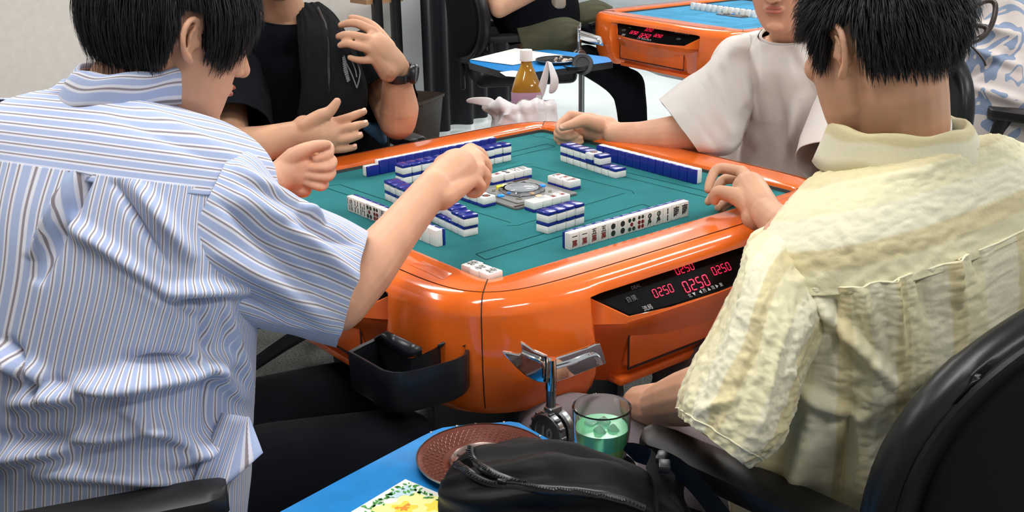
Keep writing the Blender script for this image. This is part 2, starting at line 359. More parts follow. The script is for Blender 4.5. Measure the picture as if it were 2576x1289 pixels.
# ------------------------------------------------------------------ mahjong tiles
M['tile'] = mat('ivory resin', (.80,.79,.75), .22, sss=.0, coat=.2)
M['blue'] = mat('blue resin', (.008,.018,.24), .2, coat=.3)
M['ink'] = mat('black ink', (.012,.012,.014), .5); M['red_ink'] = mat('red ink', (.20,.008,.010), .5); M['green_ink'] = mat('green ink', (.02,.045,.03), .5)
TW, TL, TT = .0233, .0315, .0205
def _tile_meshes():
    b = B().box((0,0,.003),(TW,TL,TT-.006),.0022); w = b.build('t', M['tile']); a = w.data; bpy.data.objects.remove(w)
    b = B().box((0,0,-.0071),(TW-.0002,TL-.0002,.0064),.0018); w = b.build('t', M['blue']); c = w.data; bpy.data.objects.remove(w); return a, c
TM = _tile_meshes(); _mk = {}
def marks(kind):
    """list of (mesh, material) lying on the tile's face"""
    if kind in _mk: return _mk[kind]
    z = TT/2+.00012; out = []
    def fin(b, m):
        o = b.build('marking', m, None, smooth=False); me = o.data; bpy.data.objects.remove(o); out.append(me)
    def txt(b, s, size, x, y, sx=1, bold=.0003):
        v, f = text_mesh(s, size, 0, bold); b.add([Vector((p.x*sx+x, p.y+y, z)) for p in v], f)
    def disc(b, x, y, r, zz=0, n=16): b.add([Vector((x+r*math.cos(2*math.pi*i/n), y+r*math.sin(2*math.pi*i/n), z+zz)) for i in range(n)], [list(range(n))])
    def ring(b, x, y, r0, r1, n=20, zz=0):
        o = len(b.v)
        for i in range(n):
            a = 2*math.pi*i/n; b.v += [Vector((x+r0*math.cos(a),y+r0*math.sin(a),z+zz)), Vector((x+r1*math.cos(a),y+r1*math.sin(a),z+zz))]
        for i in range(n): j = (i+1) % n; b.f.append([o+2*i, o+2*i+1, o+2*j+1, o+2*j])
    def rod(b, x, y, w, h):
        for dy in (-h*.33, 0, h*.33): b.box((x,y+dy,z),(w*(1 if dy else .8),h*.30,.0001))
        b.box((x,y,z),(w*.55,h,.0001))
    if kind[0] == 'm':
        b = B(); txt(b, kind[1:], .0125, 0, .0068, 1.0, .00035); fin(b, M['ink']); b = B(); txt(b, '萬', .0135, 0, -.0062, 1.0, .00035); fin(b, M['red_ink'])
    elif kind[0] == 'z':
        b = B(); txt(b, kind[1:], .0205, 0, 0, .82, .0006); fin(b, M['ink'])
    elif kind == 'p1':
        b = B(); ring(b,0,0,.0050,.0088); fin(b, M['green_ink']); b = B(); disc(b,0,0,.0050); fin(b, M['red_ink'])
    elif kind == 'p2':
        b = B(); g = B()
        for y in (-.0066,.0066): ring(b,0,y,.0034,.0056); ring(b,0,y,.0002,.0022); disc(g,0,y,.0050,-.00006)
        fin(b, M['ink']); fin(g, M['green_ink'])
    elif kind == 'p5':
        b = B(); g = B()
        for x,y in ((-.0052,.0085),(.0052,.0085),(-.0052,-.0085),(.0052,-.0085)): disc(b,x,y,.0041)
        fin(b, M['green_ink']); disc(g,0,0,.0040); fin(g, M['red_ink'])
    elif kind == 'p6':
        b = B(); g = B()
        for x in (-.0044,.0044): disc(b,x,.0095,.0036); disc(g,x,.0002,.0039); disc(g,x,-.0082,.0039)
        fin(b, M['green_ink']); fin(g, M['red_ink'])
    elif kind == 's1':                                   # the bird of the first bamboo tile
        b = B(); ring(b,0,.0068,.0022,.0050); disc(b,.0004,.0066,.0014,.0001)
        b.add([Vector((x,y,z)) for x,y in ((-.0012,.002),(.0016,.002),(.0052,-.0062),(.0020,-.0080),(-.0010,-.0070),(-.0062,-.0122),(-.0068,-.0118),(-.0040,-.0040),(-.0055,-.0020),(-.0030,.0005))],[list(range(10))])
        for x in (.0004,.0026): b.box((x,-.0105,z),(.0006,.0045,.0001))
        fin(b, M['green_ink']); g = B(); g.box((.0006,-.001,z+.0001),(.0022,.0026,.0001)); fin(g, M['red_ink'])
    elif kind == 's2':
        b = B(); rod(b,0,.0066,.0030,.0110); rod(b,0,-.0066,.0030,.0110); fin(b, M['ink'])
    elif kind == 's5':
        b = B()
        for x,y in ((-.0066,.0064),(.0066,.0064),(-.0066,-.0064),(.0066,-.0064),(0,.0)): rod(b,x,y,.0026,.0110)
        fin(b, M['ink'])
    elif kind == 's7':
        b = B()
        for x,y,h in ((-.0075,.006,.011),(-.0025,-.006,.011),(-.0,.006,.008),(.0040,0,.023),(.0080,0,.023)): rod(b,x,y,.0022,h)
        fin(b, M['ink'])
    elif kind == 's4':
        b = B()
        for x,y in ((-.0048,.0066),(.0048,.0066),(-.0048,-.0066),(.0048,-.0066)): rod(b,x,y,.0028,.0105)
        fin(b, M['ink']); g = B(); g.box((0,0,z),(.003,.004,.0001)); fin(g, M['red_ink'])
    elif kind == 'frame':
        b = B(); [b.box((x,y,z),(w,h,.0001)) for x,y,w,h in ((0,.010,.015,.001),(0,-.010,.015,.001),(-.0075,0,.001,.021),(.0075,0,.001,.021),(0,.004,.014,.010))]; fin(b, M['print'])
    _mk[kind] = out; return out
HARD = {'red_ink'}
def tile(pos, R, kind, label, group=None):
    o = bpy.data.objects.new('mahjong_tile', TM[0]); COL.objects.link(o); o.matrix_world = Matrix.Translation(pos)@R.to_4x4()
    tag(o, label, 'mahjong tile', group)
    c = bpy.data.objects.new('tile_back', TM[1]); COL.objects.link(c); c.parent = o
    for me in (marks(kind) if kind else ()):
        c = bpy.data.objects.new('marking', me); COL.objects.link(c); c.parent = o
    return o
def rotz(a): return Matrix.Rotation(math.radians(a), 3, 'Z')
STAND = Matrix.Rotation(math.pi/2, 3, 'X')               # face towards -y, top up
DOWN = Matrix.Rotation(math.pi, 3, 'Y')
def jit(s=.0006): return random.uniform(-s, s)
ORD = ['leftmost','second','third','fourth','fifth','sixth','seventh','eighth','ninth','tenth','eleventh','twelfth','last','fourteenth']
# the hand nearest the yellow shirt
NH = [('m一','one-character'),('m一','one-character'),('m五','five-character'),('m五','five-character'),('p2','two-circle'),('p2','two-circle'),('p5','five-circle'),('p6','six-circle'),('s1','bird'),('s1','bird'),('s2','two-bamboo'),('z南','south wind'),('z南','south wind')]
for i, (k, nm) in enumerate(NH):
    tile((-.176+.0234*(i+.5)+jit(.0002), -.3465+TT/2+jit(.0004), FZ+TL/2), STAND, k, 'standing %s tile, %s from left in the row by the yellow shirt' % (nm, ORD[i] if i else 'first'))
# the striped-shirt player's hand, faces towards -x
LH = ['s7','s4','s5','p5','p6','m五','m一','p2','s2','z南','p1',None,None]
for i, k in enumerate(LH):
    lab = {0:'white standing bamboo tile at the far left end of the striped-shirt player row', 1:'white standing bamboo tile, second in the striped-shirt player row', 2:'white standing tile third in the striped-shirt player row, half behind his forearm',11:'blank white standing tile second from the near end of the striped-shirt player row',12:'blank white standing tile at the near end of the striped-shirt player row'}.get(i, 'standing tile, %s from the far end of the row behind the striped-shirt forearm' % ORD[i])
    tile((-.340+TT/2+jit(.0005), .1284-.0234*(i+.5), FZ+TL/2), rotz(-90)@STAND, k, lab, None)
# right player's hand: backs towards the middle
for i in range(13):
    tile((.305+TT/2+jit(.0004), -.203+.0234*(i+.5), FZ+TL/2), rotz(90)@STAND, None, 'standing tile, blue back, %s from the near end by the white T-shirt' % (ORD[i] if i else 'first'))
# far player's hand
tile((-.174+TL/2, .318+TT/2, FZ+TW/2), Matrix.Rotation(math.pi,3,'Z')@STAND@rotz(90), None, 'blue-backed tile lying on its side at the left end of the far row')
for i in range(14):
    tile((-.174+TL+.0006+.0234*(i+.5), .318+TT/2+jit(.0005), FZ+TL/2), rotz(180)@STAND, None, 'blue-backed standing tile, %s after the fallen tile in the far row' % (ORD[i] if i != 0 and i != 12 else ('first' if i == 0 else 'thirteenth')))
# walls, two tiles high, blue backs up
def pair(x, y, a, lab, top=True, dx=0, dy=0, tops=None):
    tile((x, y, FZ+TT/2), rotz(a)@DOWN, None, 'lower blue-topped tile, '+lab)
    if top: tile((x+dx, y+dy, FZ+TT*1.5), rotz(a+jit(1.5))@(Matrix.Identity(3) if tops else DOWN), tops, ('face-up one-circle tile showing its ring, ' if tops else 'upper blue-topped tile, ')+lab)
for i in range(4): pair(-.1466+.0205*0+.0240*(i+.5), -.2513+TL/2+.001*i, 8-3, '%s from left in the short four-wide stack' % ('first' if not i else ORD[i]), dx=jit(), dy=jit()-.001)
for i in range(8):
    y = -.0587+.0247*(i+.5); x = .2140+TL/2+.0019*(i)
    pair(x, y, 90-4.5, '%s from near end of wall by the white T-shirt' % ('first' if not i else ORD[i]), top=i >= 2, dx=(-.004 if i == 2 else -.0055 if i == 3 else 0)+jit(.0004), dy=-.003 if i in (2,) else 0, tops='p1' if i == 3 else None)
for i in range(12):
    x = -.1500+.0250*(i+.5); pair(x, .2150+TL/2+.0002*i, 0, '%s from left in wall by the black T-shirt' % ('first' if not i else ORD[i]), dx=jit(.0006), dy=jit(.001)-(.002 if i in (9,11) else 0))
for i in range(13):
    y = -.1644+.0238*(i+.5); x = -.2690+TL/2+.0022*i
    pair(x, y, 90-5, '%s from near end of wall by the striped-shirt forearm' % ('first' if not i else ORD[i]), dx=[-.001,-.001,.006,.0075,-.001,-.0015][i] if i < 6 else jit(.001), dy=-.003+jit(.0005) if i < 2 else 0)
# discards
def face(x, y, a, k, lab): tile((x, y, FZ+TT/2), rotz(a+jit(1)), k, lab)
face(-.1135,-.0280,-90,'p1','white face-up circle tile in the discard row left of the dice unit, nearest')
face(-.1135,-.0043,-90,'m三','white face-up character tile in the middle of the discards left of the dice unit')
face(-.1135,.0194,-90,'s5','white face-up bamboo tile in the discards left of the dice unit, by the knuckles')
face(-.1175,.0470,0,'m一','white face-up tile lying crosswise at the end of the discards left of the dice unit')
face(.0010,.0880,90,'m一','white face-up tile lying crosswise at the left of the discards beyond the dice unit')
face(.0290,.0875,180,'p2','white face-up circle tile second in the discards beyond the dice unit')
face(.0545,.0880,180,'s4','white face-up bamboo tile third in the discards beyond the dice unit')
face(.0782,.0880,180,'s7','white face-up bamboo tile at the right of the discards beyond the dice unit')
face(.0920,-.0530,90,'m五','white face-up character tile nearest in the discards right of the dice unit')
face(.0920,-.0290,90,'m六','white face-up character tile in the middle of the discards right of the dice unit')
face(.0920,-.0050,90,'m九','white face-up character tile at the back of the discards right of the dice unit')
face(-.0655,-.1170,0,None,'blank white face-up tile at the left of the discards in front of the dice unit')
face(-.0418,-.1170,0,'frame','white face-up tile with a grey frame in the discards in front of the dice unit')
face(-.0181,-.1170,0,'m七','white face-up character tile third in the discards in front of the dice unit')
face(.0056,-.1170,0,'m一','white face-up one-character tile at the right of the discards in front of the dice unit')
face(-.3775,-.3310,-90+8,'z北','white face-up north wind tile farthest of the three in the near corner')
face(-.3785,-.3560,90+2,'z北','white face-up north wind tile in the middle of the three in the near corner')
face(-.3765,-.3800,-90+2,'z北','white face-up north wind tile nearest of the three in the near corner')
# ------------------------------------------------------------------ furniture and things on it
def PV(px, py, a, b):                                    # where a ray meets the upright plane through a and b
    k = FW+RT*((px-1288)/CF)-UP*((py-644.5)/CF); n = Vector((b[1]-a[1], a[0]-b[0], 0)); return CC+k*((Vector((a[0],a[1],0))-CC).dot(n)/k.dot(n))
def PZ(px, py, z):
    k = FW+RT*((px-1288)/CF)-UP*((py-644.5)/CF); return CC+k*((z-CC.z)/k.z)
M['vinyl_black'] = mat('black leatherette', (.008,.009,.010), .33, bump=.2, bs=350, bd=.0006, spec=.35)
M['arm_plastic'] = mat('black arm plastic', (.014,.013,.013), .42, spec=.4, bump=.2, bs=500, bd=.0004)
M['fabric_black'] = mat('black cloth', (.007,.008,.010), .9, spec=.15, bump=.4, bs=600, bd=.0006)
def make_chair(bw=.365, top=.965):
    t = empty('office_chair')
    B().box((0,-.01,.455),(.50,.48,.09),.035,seg=4).build('seat', M['vinyl_black'], t)
    def back(inset, off, zb, zt, nx=25, nz=19):
        F = []; v = []
        for i in range(nz):
            for j in range(nx):
                u = -1+2*j/(nx-1); w = -1+2*i/(nz-1)
                # disc-like mapping to a superellipse so that the outline is rounded
                e = 2.55; m = (abs(u)**e+abs(w)**e)**(1/e) if (u or w) else 0; q = max(abs(u), abs(w)); s = q/m if m else 1
                x = u*s*(bw-inset)*(1-.10*(w*s < 0)*abs(w*s)); zz = (zb+zt)/2+w*s*((zt-zb)/2-inset)
                v.append(Vector((x, -.285+.085*(x/bw)**2*1.0-.10*(zz-.62)+off(math.hypot(u*s, w*s), x, zz), zz)))
        for i in range(nz-1):
            for j in range(nx-1): a = i*nx+j; F.append([a,a+1,a+nx+1,a+nx])
        return v, F
    v, f = back(.0, lambda r, x, z: .0, .50, top)
    o = mesh('backrest', v, f, M['vinyl_black'], t); s = o.modifiers.new('s','SOLIDIFY'); s.thickness = .045; s.offset = 0; b = o.modifiers.new('b','BEVEL'); b.width = .018; b.segments = 3; b.limit_method = 'ANGLE'
    v, f = back(.035, lambda r, x, z: -.033+.008*r*r, .50, top)
    o = mesh('back_panel', v, f, M['fabric_black'], t); s = o.modifiers.new('s','SOLIDIFY'); s.thickness = .016; s.offset = 0
    # piping round the edge
    nx, nz = 25, 19; v, f = back(.012, lambda r, x, z: -.0235, .50, top)
    loop = [j for j in range(nx)]+[i*nx+nx-1 for i in range(1,nz)]+[(nz-1)*nx+j for j in range(nx-2,-1,-1)]+[i*nx for i in range(nz-2,0,-1)]
    pts = [v[i] for i in loop]; B().tube(pts+[pts[0]], .006, 8).build('piping', M['vinyl_black'], t)
    for s in (-1,1):
        a = B().loft([[Vector((s*.27+x*w, y, .650+zz)) for x, zz in ((-.033,-.012),(-.031,.002),(-.018,.009),(.018,.009),(.031,.002),(.033,-.012),(.026,-.026),(-.026,-.026))] for y, w in ((-.215,.35),(-.205,.75),(-.18,.95),(-.05,1),(.08,1.02),(.145,.96),(.165,.75),(.172,.4))])
        a.build('armrest', M['arm_plastic'], t, smooth=True)
        B().tube([(s*.27,.12,.632),(s*.275,.13,.56),(s*.265,.05,.47),(s*.24,.0,.425),(s*.15,0,.40)], .017, 10, 4, flat=1.5).build('arm_bracket', M['arm_plastic'], t)
        B().tube([(s*.27,-.18,.632),(s*.272,-.17,.56),(s*.262,-.07,.47),(s*.24,-.02,.425)], .015, 10, 4, flat=1.4).build('arm_bracket', M['arm_plastic'], t)
    B().box((0,-.28,.48),(.07,.02,.22),.008).build('back_post', M['black_metal'], t)
    B().cyl((0,0,.12),(0,0,.41),.028).cyl((0,0,.10),(0,0,.24),.038).build('gas_column', M['black_metal'], t)
    for k in range(5):
        a = 2*math.pi*k/5+.3; c, s = math.cos(a), math.sin(a)
        B().tube([(0,0,.115),(c*.15,s*.15,.10),(c*.29,s*.29,.075)], [.026,.022,.018], 8, 3).build('base_leg', M['black_plastic'], t)
        B().cyl((c*.29-s*.02,s*.29+c*.02,.027),(c*.29+s*.02,s*.29-c*.02,.027),.027).cyl((c*.29,s*.29,.03),(c*.29,s*.29,.075),.008).build('caster', M['black_plastic'], t)
    return t
ch0 = make_chair(); GC = 'black office chairs'
def chair(first, x, y, rz, lab):
    o = ch0 if first else clone(ch0)
    o.location = (x,y,0); o.rotation_euler = (0,0,math.radians(rz)); tag(o, lab, 'office chair', GC); return o
chair(True, -.15, -.945, 3, 'large black leatherette chair at the right foreground under the yellow shirt')
chair(False, -1.00, -.235, -110, 'black office chair under the striped-shirt player at the left foreground')
chair(False, .06, 1.02, 178, 'black office chair under the black T-shirt player beyond the table')
chair(False, .98, .06, 88, 'black office chair under the white T-shirt player')
chair(False, 2.00, 2.45, -118, 'black chair before the black curtain at the back')
chair(False, 2.13, -.15, 6, 'black chair with open armrest at the right edge, behind the yellow shirt')
# ---- chrome bracket and side table at the near corner
A0, A1, A2 = (-.485,-.520), (-.418,-.578), (-.268,-.548)
L = [PV(*q, A0, A1) for q in ((1262,886),(1284,889),(1305,893),(1313,886),(1309,862),(1322,868),(1345,884),(1378,898),(1376,966),(1350,962),(1325,949),(1300,928),(1280,907))]
Rr = [PV(*q, A1, A2) for q in ((1378,898),(1393,904),(1430,892),(1480,875),(1500,866),(1511,864),(1527,915),(1500,925),(1440,949),(1405,961),(1376,966))]
bt = empty('side_table', (-.60,-.72,0), world=True)
for nm, pl in (('bracket_arm', L), ('bracket_arm', Rr)):
    o = mesh(nm, pl, [list(range(len(pl)))], M['chrome'], bt, smooth=False); s = o.modifiers.new('s','SOLIDIFY'); s.thickness = .008; s.offset = 1; b = o.modifiers.new('b','BEVEL'); b.width = .0018; b.segments = 2
c0 = PV(1377,930,A0,A1); B().cyl((c0.x+.004,c0.y-.003,.684),(c0.x+.004,c0.y-.003,.634),.0085).build('bracket_spine', M['chrome'], bt)
pts = [PV(*q, A1, A2) for q in ((1395,925),(1440,912),(1490,893),(1505,900),(1512,915))]; B().tube([p-FW*.004 for p in pts], .0035, 8, 3).build('bracket_rib', M['chrome'], bt)
pts = [PV(*q, A0, A1) for q in ((1312,888),(1330,896),(1365,913),(1368,950))]; B().tube([p-FW*.004 for p in pts], .003, 8, 3).build('bracket_rib', M['chrome'], bt)
px_, py_ = c0.x+.004, c0.y-.003
B().cyl((px_,py_,.640),(px_,py_,.600),.0075).build('drop_rod', M['steel'], bt)
kc = Vector((px_+.002,py_-.002,.566)); kd = Vector((-.97,-.10,0)).normalized(); q = kd.to_track_quat('Z','Y').to_matrix()
for s, r in ((-.017,.033),(.003,.033)):
    prof = [(.0001,0),(.030,0),(r,.003),(r,.011),(.030,.014),(.022,.0145),(.021,.0125),(.0001,.0125)]
    B().lathe(prof, kc+kd*s, q, 28).build('clamp_disc', M['steel'], bt)
sc = B()
for j in range(14):
    a = 2*math.pi*j/14; d = q@Vector((math.cos(a), math.sin(a), 0)); sc.box(kc+kd*.011+d*.032, (.006,.006,.010), .0015, q)
sc.build('clamp_grip', M['steel'], bt)
v, f = text_mesh('10', .026, .1, .001); B().add([kc+kd*.0162+q@Vector((p.x,p.y,0)) for p in v], f).build('clamp_mark', M['grey_plastic'], bt)
B().box(kc+Vector((0,0,.032)),(.024,.018,.016),.003).build('clamp_neck', M['steel'], bt); B().tube([kc+Vector((0,0,-.03)),kc+Vector((-.01,-.02,-.055)),(-.50,-.66,.50),(-.60,-.72,.50),(-.62,-.74,.575)], .009, 10, 3).build('swing_arm', M['steel'], bt)
M['blue_top'] = mat('sky blue laminate', (.012,.235,.62), .38, var=.08, vs=25, bump=.3, bs=60, bd=.0003)
poly = [(-.873,-.567),(-.760,-.545),(-.618,-.519),(-.596,-.516),(-.578,-.517),(-.545,-.533),(-.5086,-.557),(-.492,-.566),(-.484,-.578),(-.4835,-.681),(-.4865,-.896),(-.495,-.985),(-.53,-1.03),(-.62,-1.05),(-.84,-1.04),(-.91,-1.0),(-.93,-.92),(-.93,-.66),(-.915,-.59)][::-1]
B().prism(poly, .5985, .6005).build('table_top', M['blue_top'], bt, smooth=False)
B().prism([(x+(x+.7)*.016, y+(y+.78)*.014) for x, y in poly], .573, .599).build('table_rim', M['black_plastic'], bt, bev=.002)
sb = B()
for x, y in ((-.560,-.527),(-.535,-.540),(-.50,-.563),(-.487,-.63),(-.60,-.518)): sb.ell((x,y,.601),(.0025,.0025,.0015),n=8,m=6)
sb.build('rim_screws', M['steel'], bt)['kind'] = 'stuff'
# cup holder on its side
gc = Vector((-.486,-.758,0))
B().lathe([(.0001,.588),(.046,.588),(.050,.592),(.050,.606),(.0475,.606),(.0465,.595),(.0001,.5945)], gc, n=32).build('cup_holder', M['black_plastic'], bt)
tag(bt, 'small side table with bright blue top on a chrome bracket, in the foreground', 'side table', 'blue side tables')
# the black drinks tray on the left of the corner
M['tray'] = mat('matte black plastic', (.013,.015,.019), .30)
t = empty('drinks_tray', (-.54,-.38,.60), world=True)
zt = .668; rim = [PZ(x, y, zt) for x, y in ((875,884),(905,868),(942,851),(970,868),(1000,886),(1024,901),(1034,902),(1060,893),(1092,878),(1115,865),(1135,863),(1160,866),(1176,873),(1181,882),(1174,892),(1150,904),(1110,916),(1060,929),(1015,938),(985,938),(960,932),(920,909))]
cen = sum(rim, Vector())/len(rim)
def ins(k, z, sh=0): return [Vector((cen.x+(p.x-cen.x)*k, cen.y+(p.y-cen.y)*k, z)) for p in rim]
B().loft([ins(.90,.598), ins(.985,.606), ins(1.0,zt-.002), ins(.995,zt), ins(.93,zt-.001), ins(.90,.618), ins(.82,.612)], cap=True).build('tray_body', M['tray'], t, smooth='auto')
bp = [PZ(x, y, .688) for x, y in ((942,849),(972,832),(1000,845),(1035,862),(1062,875))]+[PZ(x, y, .668) for x, y in ((1062,891),(1034,902),(1024,901),(1000,886),(970,868),(942,851))]
o = mesh('mounting_plate', [bp[i] for i in (0,1,2,3,4)]+[bp[i] for i in (10,9,8,7,5)], [[0,1,6,5],[1,2,7,6],[2,3,8,7],[3,4,9,8]], M['tray'], t); s = o.modifiers.new('s','SOLIDIFY'); s.thickness = .004
bp = [PZ(x, y, .676) for x, y in ((1100,868),(1122,856),(1150,857),(1172,868))]; lo = [PZ(x, y, .668) for x, y in ((1100,874),(1120,864),(1150,864),(1172,871))]
o = mesh('mounting_plate', bp+lo, [[0,1,5,4],[1,2,6,5],[2,3,7,6]], M['tray'], t); s = o.modifiers.new('s','SOLIDIFY'); s.thickness = .004
tag(t, 'black plastic open tray mounted on the left of the near table corner', 'tray')
# ---- ashtray, flyer, glass, bag
t = empty('ashtray', (-.598,-.640,.6005)); M['copper'] = mat('brown embossed metal', (.16,.045,.030), .30, .35)
B().lathe([(.030,0),(.060,0),(.092,.006),(.0985,.012),(.099,.0135),(.0965,.0135),(.090,.0095),(.058,.006),(.052,.001),(.0001,.0008)], n=64).build('dish', M['copper'], t)
B().lathe([(.0985,.0125),(.1005,.0130),(.1005,.0145),(.0985,.0148)], n=64).build('rim', M['steel'], t)
B().lathe([(.0001,.010),(.010,.010),(.020,.0075),(.038,.006),(.044,.0075),(.048,.0095),(.0505,.0070)], n=48).build('centre_plate', mat('worn steel', (.32,.24,.22), .25, .9), t)
sp = B()
for k in range(12):
    a = 2*math.pi*k/12
    sp.box((.028*math.cos(a),.028*math.sin(a),.0080),(.028,.0022,.0015),0,Matrix.Rotation(a,3,'Z'))
sp.build('spokes', M['steel'], t)
cr = B(); M['scratch'] = mat('embossed silver scoring', (.42,.28,.24), .3, .9)
for ri, r in enumerate((.062,.0695,.077,.0845,.091)):
    n = 40+ri*5
    for k in range(n):
        a = 2*math.pi*(k+.5*(ri % 2))/n; z = .0067+(r-.058)/.032*.0028
        for sg in (-1,1): cr.box((r*math.cos(a),r*math.sin(a),z+.0006),(.0068,.0006,.0007),0,Matrix.Rotation(a+sg*.75,3,'Z')@Matrix.Rotation(-.09,3,'Y'))
o = cr.build('embossed_pattern', M['scratch'], t, smooth=False); o['kind'] = 'stuff'
t.scale = (.92,.92,1); tag(t, 'round brown embossed metal ashtray on the near blue table', 'ashtray')
# flyer with printed flowers
t = empty('flyer', (-.7035,-.605,.6008), math.radians(12.7)); t.rotation_euler = (0,0,math.radians(12.7))
B().box((-.075,-.10,.0003),(.15,.20,.0005)).build('paper', mat('white paper', (.86,.87,.82), .6), t)
def blob(col, pts, nm, z):
    b = B()
    for ii, (x, y, r, k) in enumerate(pts):
        n = 5*6; b.add([Vector((x+r*(1-.22*k*(1+math.cos(5*2*math.pi*i/n)))*math.cos(2*math.pi*i/n), y+r*(1-.22*k*(1+math.cos(5*2*math.pi*i/n)))*math.sin(2*math.pi*i/n), z+.00002*ii)) for i in range(n)], [list(range(n))])
    b.build(nm, mat(nm.replace('_',' ')+' print', col, .6), t, smooth=False)
blob((.92,.90,.35), [(-.055,-.055,.030,.4),(-.030,-.075,.026,.4),(-.075,-.035,.020,.4),(-.035,-.045,.020,.2),(-.095,-.085,.03,.4),(-.05,-.14,.03,.4)], 'pale_petals', .0007)
blob((.95,.74,.08), [(-.055,-.050,.019,1),(-.028,-.078,.015,1),(-.095,-.085,.02,1)], 'yellow_flowers', .0009)
blob((.80,.30,.04), [(-.055,-.050,.0075,1),(-.046,-.048,.004,1),(-.06,-.042,.004,1),(-.060,-.100,.012,1),(-.03,-.12,.012,1)], 'orange_centres', .0011)
blob((.55,.72,.85), [(-.022,-.022,.014,.6),(-.038,-.016,.010,.5)], 'blue_wash', .0008)
lf = B(); random.seed(3)
for i in range(110):
    s = random.random(); x, y = ((-.006-random.random()*.016, -.008-s*.11) if i % 2 else (-.008-s*.13, -.006-random.random()*.015)); a = random.random()*6.3; l = .005+random.random()*.006
    c_, s_ = math.cos(a), math.sin(a); lf.add([Vector((x,y,.0012)), Vector((x+c_*l*.5-s_*l*.25, y+s_*l*.5+c_*l*.25,.0012)), Vector((x+c_*l, y+s_*l,.0012)), Vector((x+c_*l*.5+s_*l*.25, y+s_*l*.5-c_*l*.25,.0012))], [[0,1,2,3]])
o = lf.build('green_leaves', mat('leaf print', (.08,.36,.07), .6), t, smooth=False); o['kind'] = 'stuff'
tag(t, 'white leaflet printed with yellow flowers and green leaves on the blue table', 'leaflet')
# glass
M['glass'] = mat('clear glass', (.96,1,.98), .02, trans=1, ior=1.45)
M['green_drink'] = mat('green drink', (.22,.66,.36), .12, trans=.35, ior=1.33, spec=.4)
M['lime_drink'] = mat('lime drink', (.55,.75,.18), .2, trans=.15, ior=1.33)
M['ice'] = mat('ice', (.75,.95,.90), .12, trans=.8, ior=1.31, bump=.4, bs=60)
t = empty('drinking_glass', (gc.x,gc.y,.5955))
O_ = [(.0001,0),(.026,0),(.029,.003),(.031,.012),(.036,.045),(.0385,.070),(.0395,.098),(.0400,.1005),(.0385,.1020),(.0374,.1005),(.0368,.098),(.0360,.070),(.0335,.045),(.0288,.014),(.026,.007),(.0001,.006)]
B().lathe(O_, n=48).build('glass_body', M['glass'], t, smooth=True)
B().lathe([(.0001,.0065),(.0255,.0075),(.0285,.0145),(.0325,.040),(.0335,.048),(.0001,.048)], n=40).build('lime_drink', M['lime_drink'], t)
B().lathe([(.0001,.0482),(.0336,.0482),(.0342,.054),(.0350,.062),(.0356,.072),(.0001,.072)], n=40).build('green_drink', M['green_drink'], t)
for x, y, z, a in ((.008,.004,.072,.4),(-.012,-.008,.071,1.1),(.006,-.016,.070,.9),(-.006,.015,.070,.2)):
    B().box((x,y,z),(.017,.015,.012),.003,Euler((a,a*.6,a)).to_matrix()).build('ice_cube', M['ice'], t)
tag(t, 'drinking glass of green drink with ice beside the near blue table', 'glass')
# black bag
M['nylon'] = mat('black nylon', (.005,.005,.0055), .50, spec=.14, bump=.3, bs=500, bd=.0005)
M['zip'] = mat('black zipper', (.008,.008,.009), .35)
bg = empty('shoulder_bag', (-.66,-.87,.60), world=True)
def basis(az, pitch, roll=0):
    a, p = math.radians(az), math.radians(pitch); f = Vector((math.cos(a)*math.cos(p), math.sin(a)*math.cos(p), -math.sin(p))); r = Vector((math.sin(a), -math.cos(a), 0)); return Matrix((r, f, r.cross(f))).transposed()
def bagpt(u, w):                                          # u along the bag, w around it
    L_ = .150; e = 1-abs(u)**2.6; r = max(e, 0)**.5
    x = L_*u; ax = .080*r*(1-.22*u); az = .056*r*(1-.42*max(0,u)+.05*min(0,u))
    wr = .006*math.sin(9*w+5*u)*r+.010*noise.noise(Vector((u*2.2, math.cos(w)*1.4, math.sin(w)*1.4)))*r
    c, s = math.cos(w), math.sin(w)
    y = (ax+wr)*math.copysign(abs(c)**.8, c); z = (az+wr)*math.copysign(abs(s)**.75, s)
    return Vector((x, y, max(z, -.058)+.060))
du = Vector((.52,-.85,0)).normalized(); dv = Vector((-du.y,du.x,0)); bc = Vector((-.655,-.865,.6005))
def bw_(p): return bc+du*p.x+dv*p.y+Vector((0,0,p.z*1.05))
nu, nw = 90, 96; V = [bw_(bagpt(-1+2*(i+.02)/(nu-.96), 2*math.pi*j/nw)) for i in range(nu) for j in range(nw)]
F = [[i*nw+j, i*nw+(j+1)%nw, (i+1)*nw+(j+1)%nw, (i+1)*nw+j] for i in range(nu-1) for j in range(nw)]+[[j for j in range(nw)][::-1],[(nu-1)*nw+j for j in range(nw)]]
mesh('bag_body', V, F, M['nylon'], bg)
from mathutils.bvhtree import BVHTree
bvh = BVHTree.FromPolygons(V, F)
def on_bag(px, py, lift=.0015):
    k = (FW+RT*((px-1288)/CF)-UP*((py-644.5)/CF)).normalized(); h = bvh.ray_cast(CC, k); return (h[0]+h[1]*lift*(1 if h[1].dot(k) < 0 else -1)) if h[0] else None
def bagline(L_, lift=.0015, k=6):
    q = crm([Vector((x,y,0)) for x, y in L_], k); return [p for p in (on_bag(v.x, v.y, lift) for v in q) if p]
mouth = [(1158,1164),(1180,1152),(1196,1170),(1238,1192),(1282,1208),(1304,1219),(1270,1222),(1226,1214),(1188,1194)]
mp = [on_bag(*q, .0012) for q in mouth]
if all(mp): mesh('bag_opening', mp, [list(range(len(mp)))], mat('bag inside', (.001,.001,.001), .95, spec=.05), bg, smooth=False)
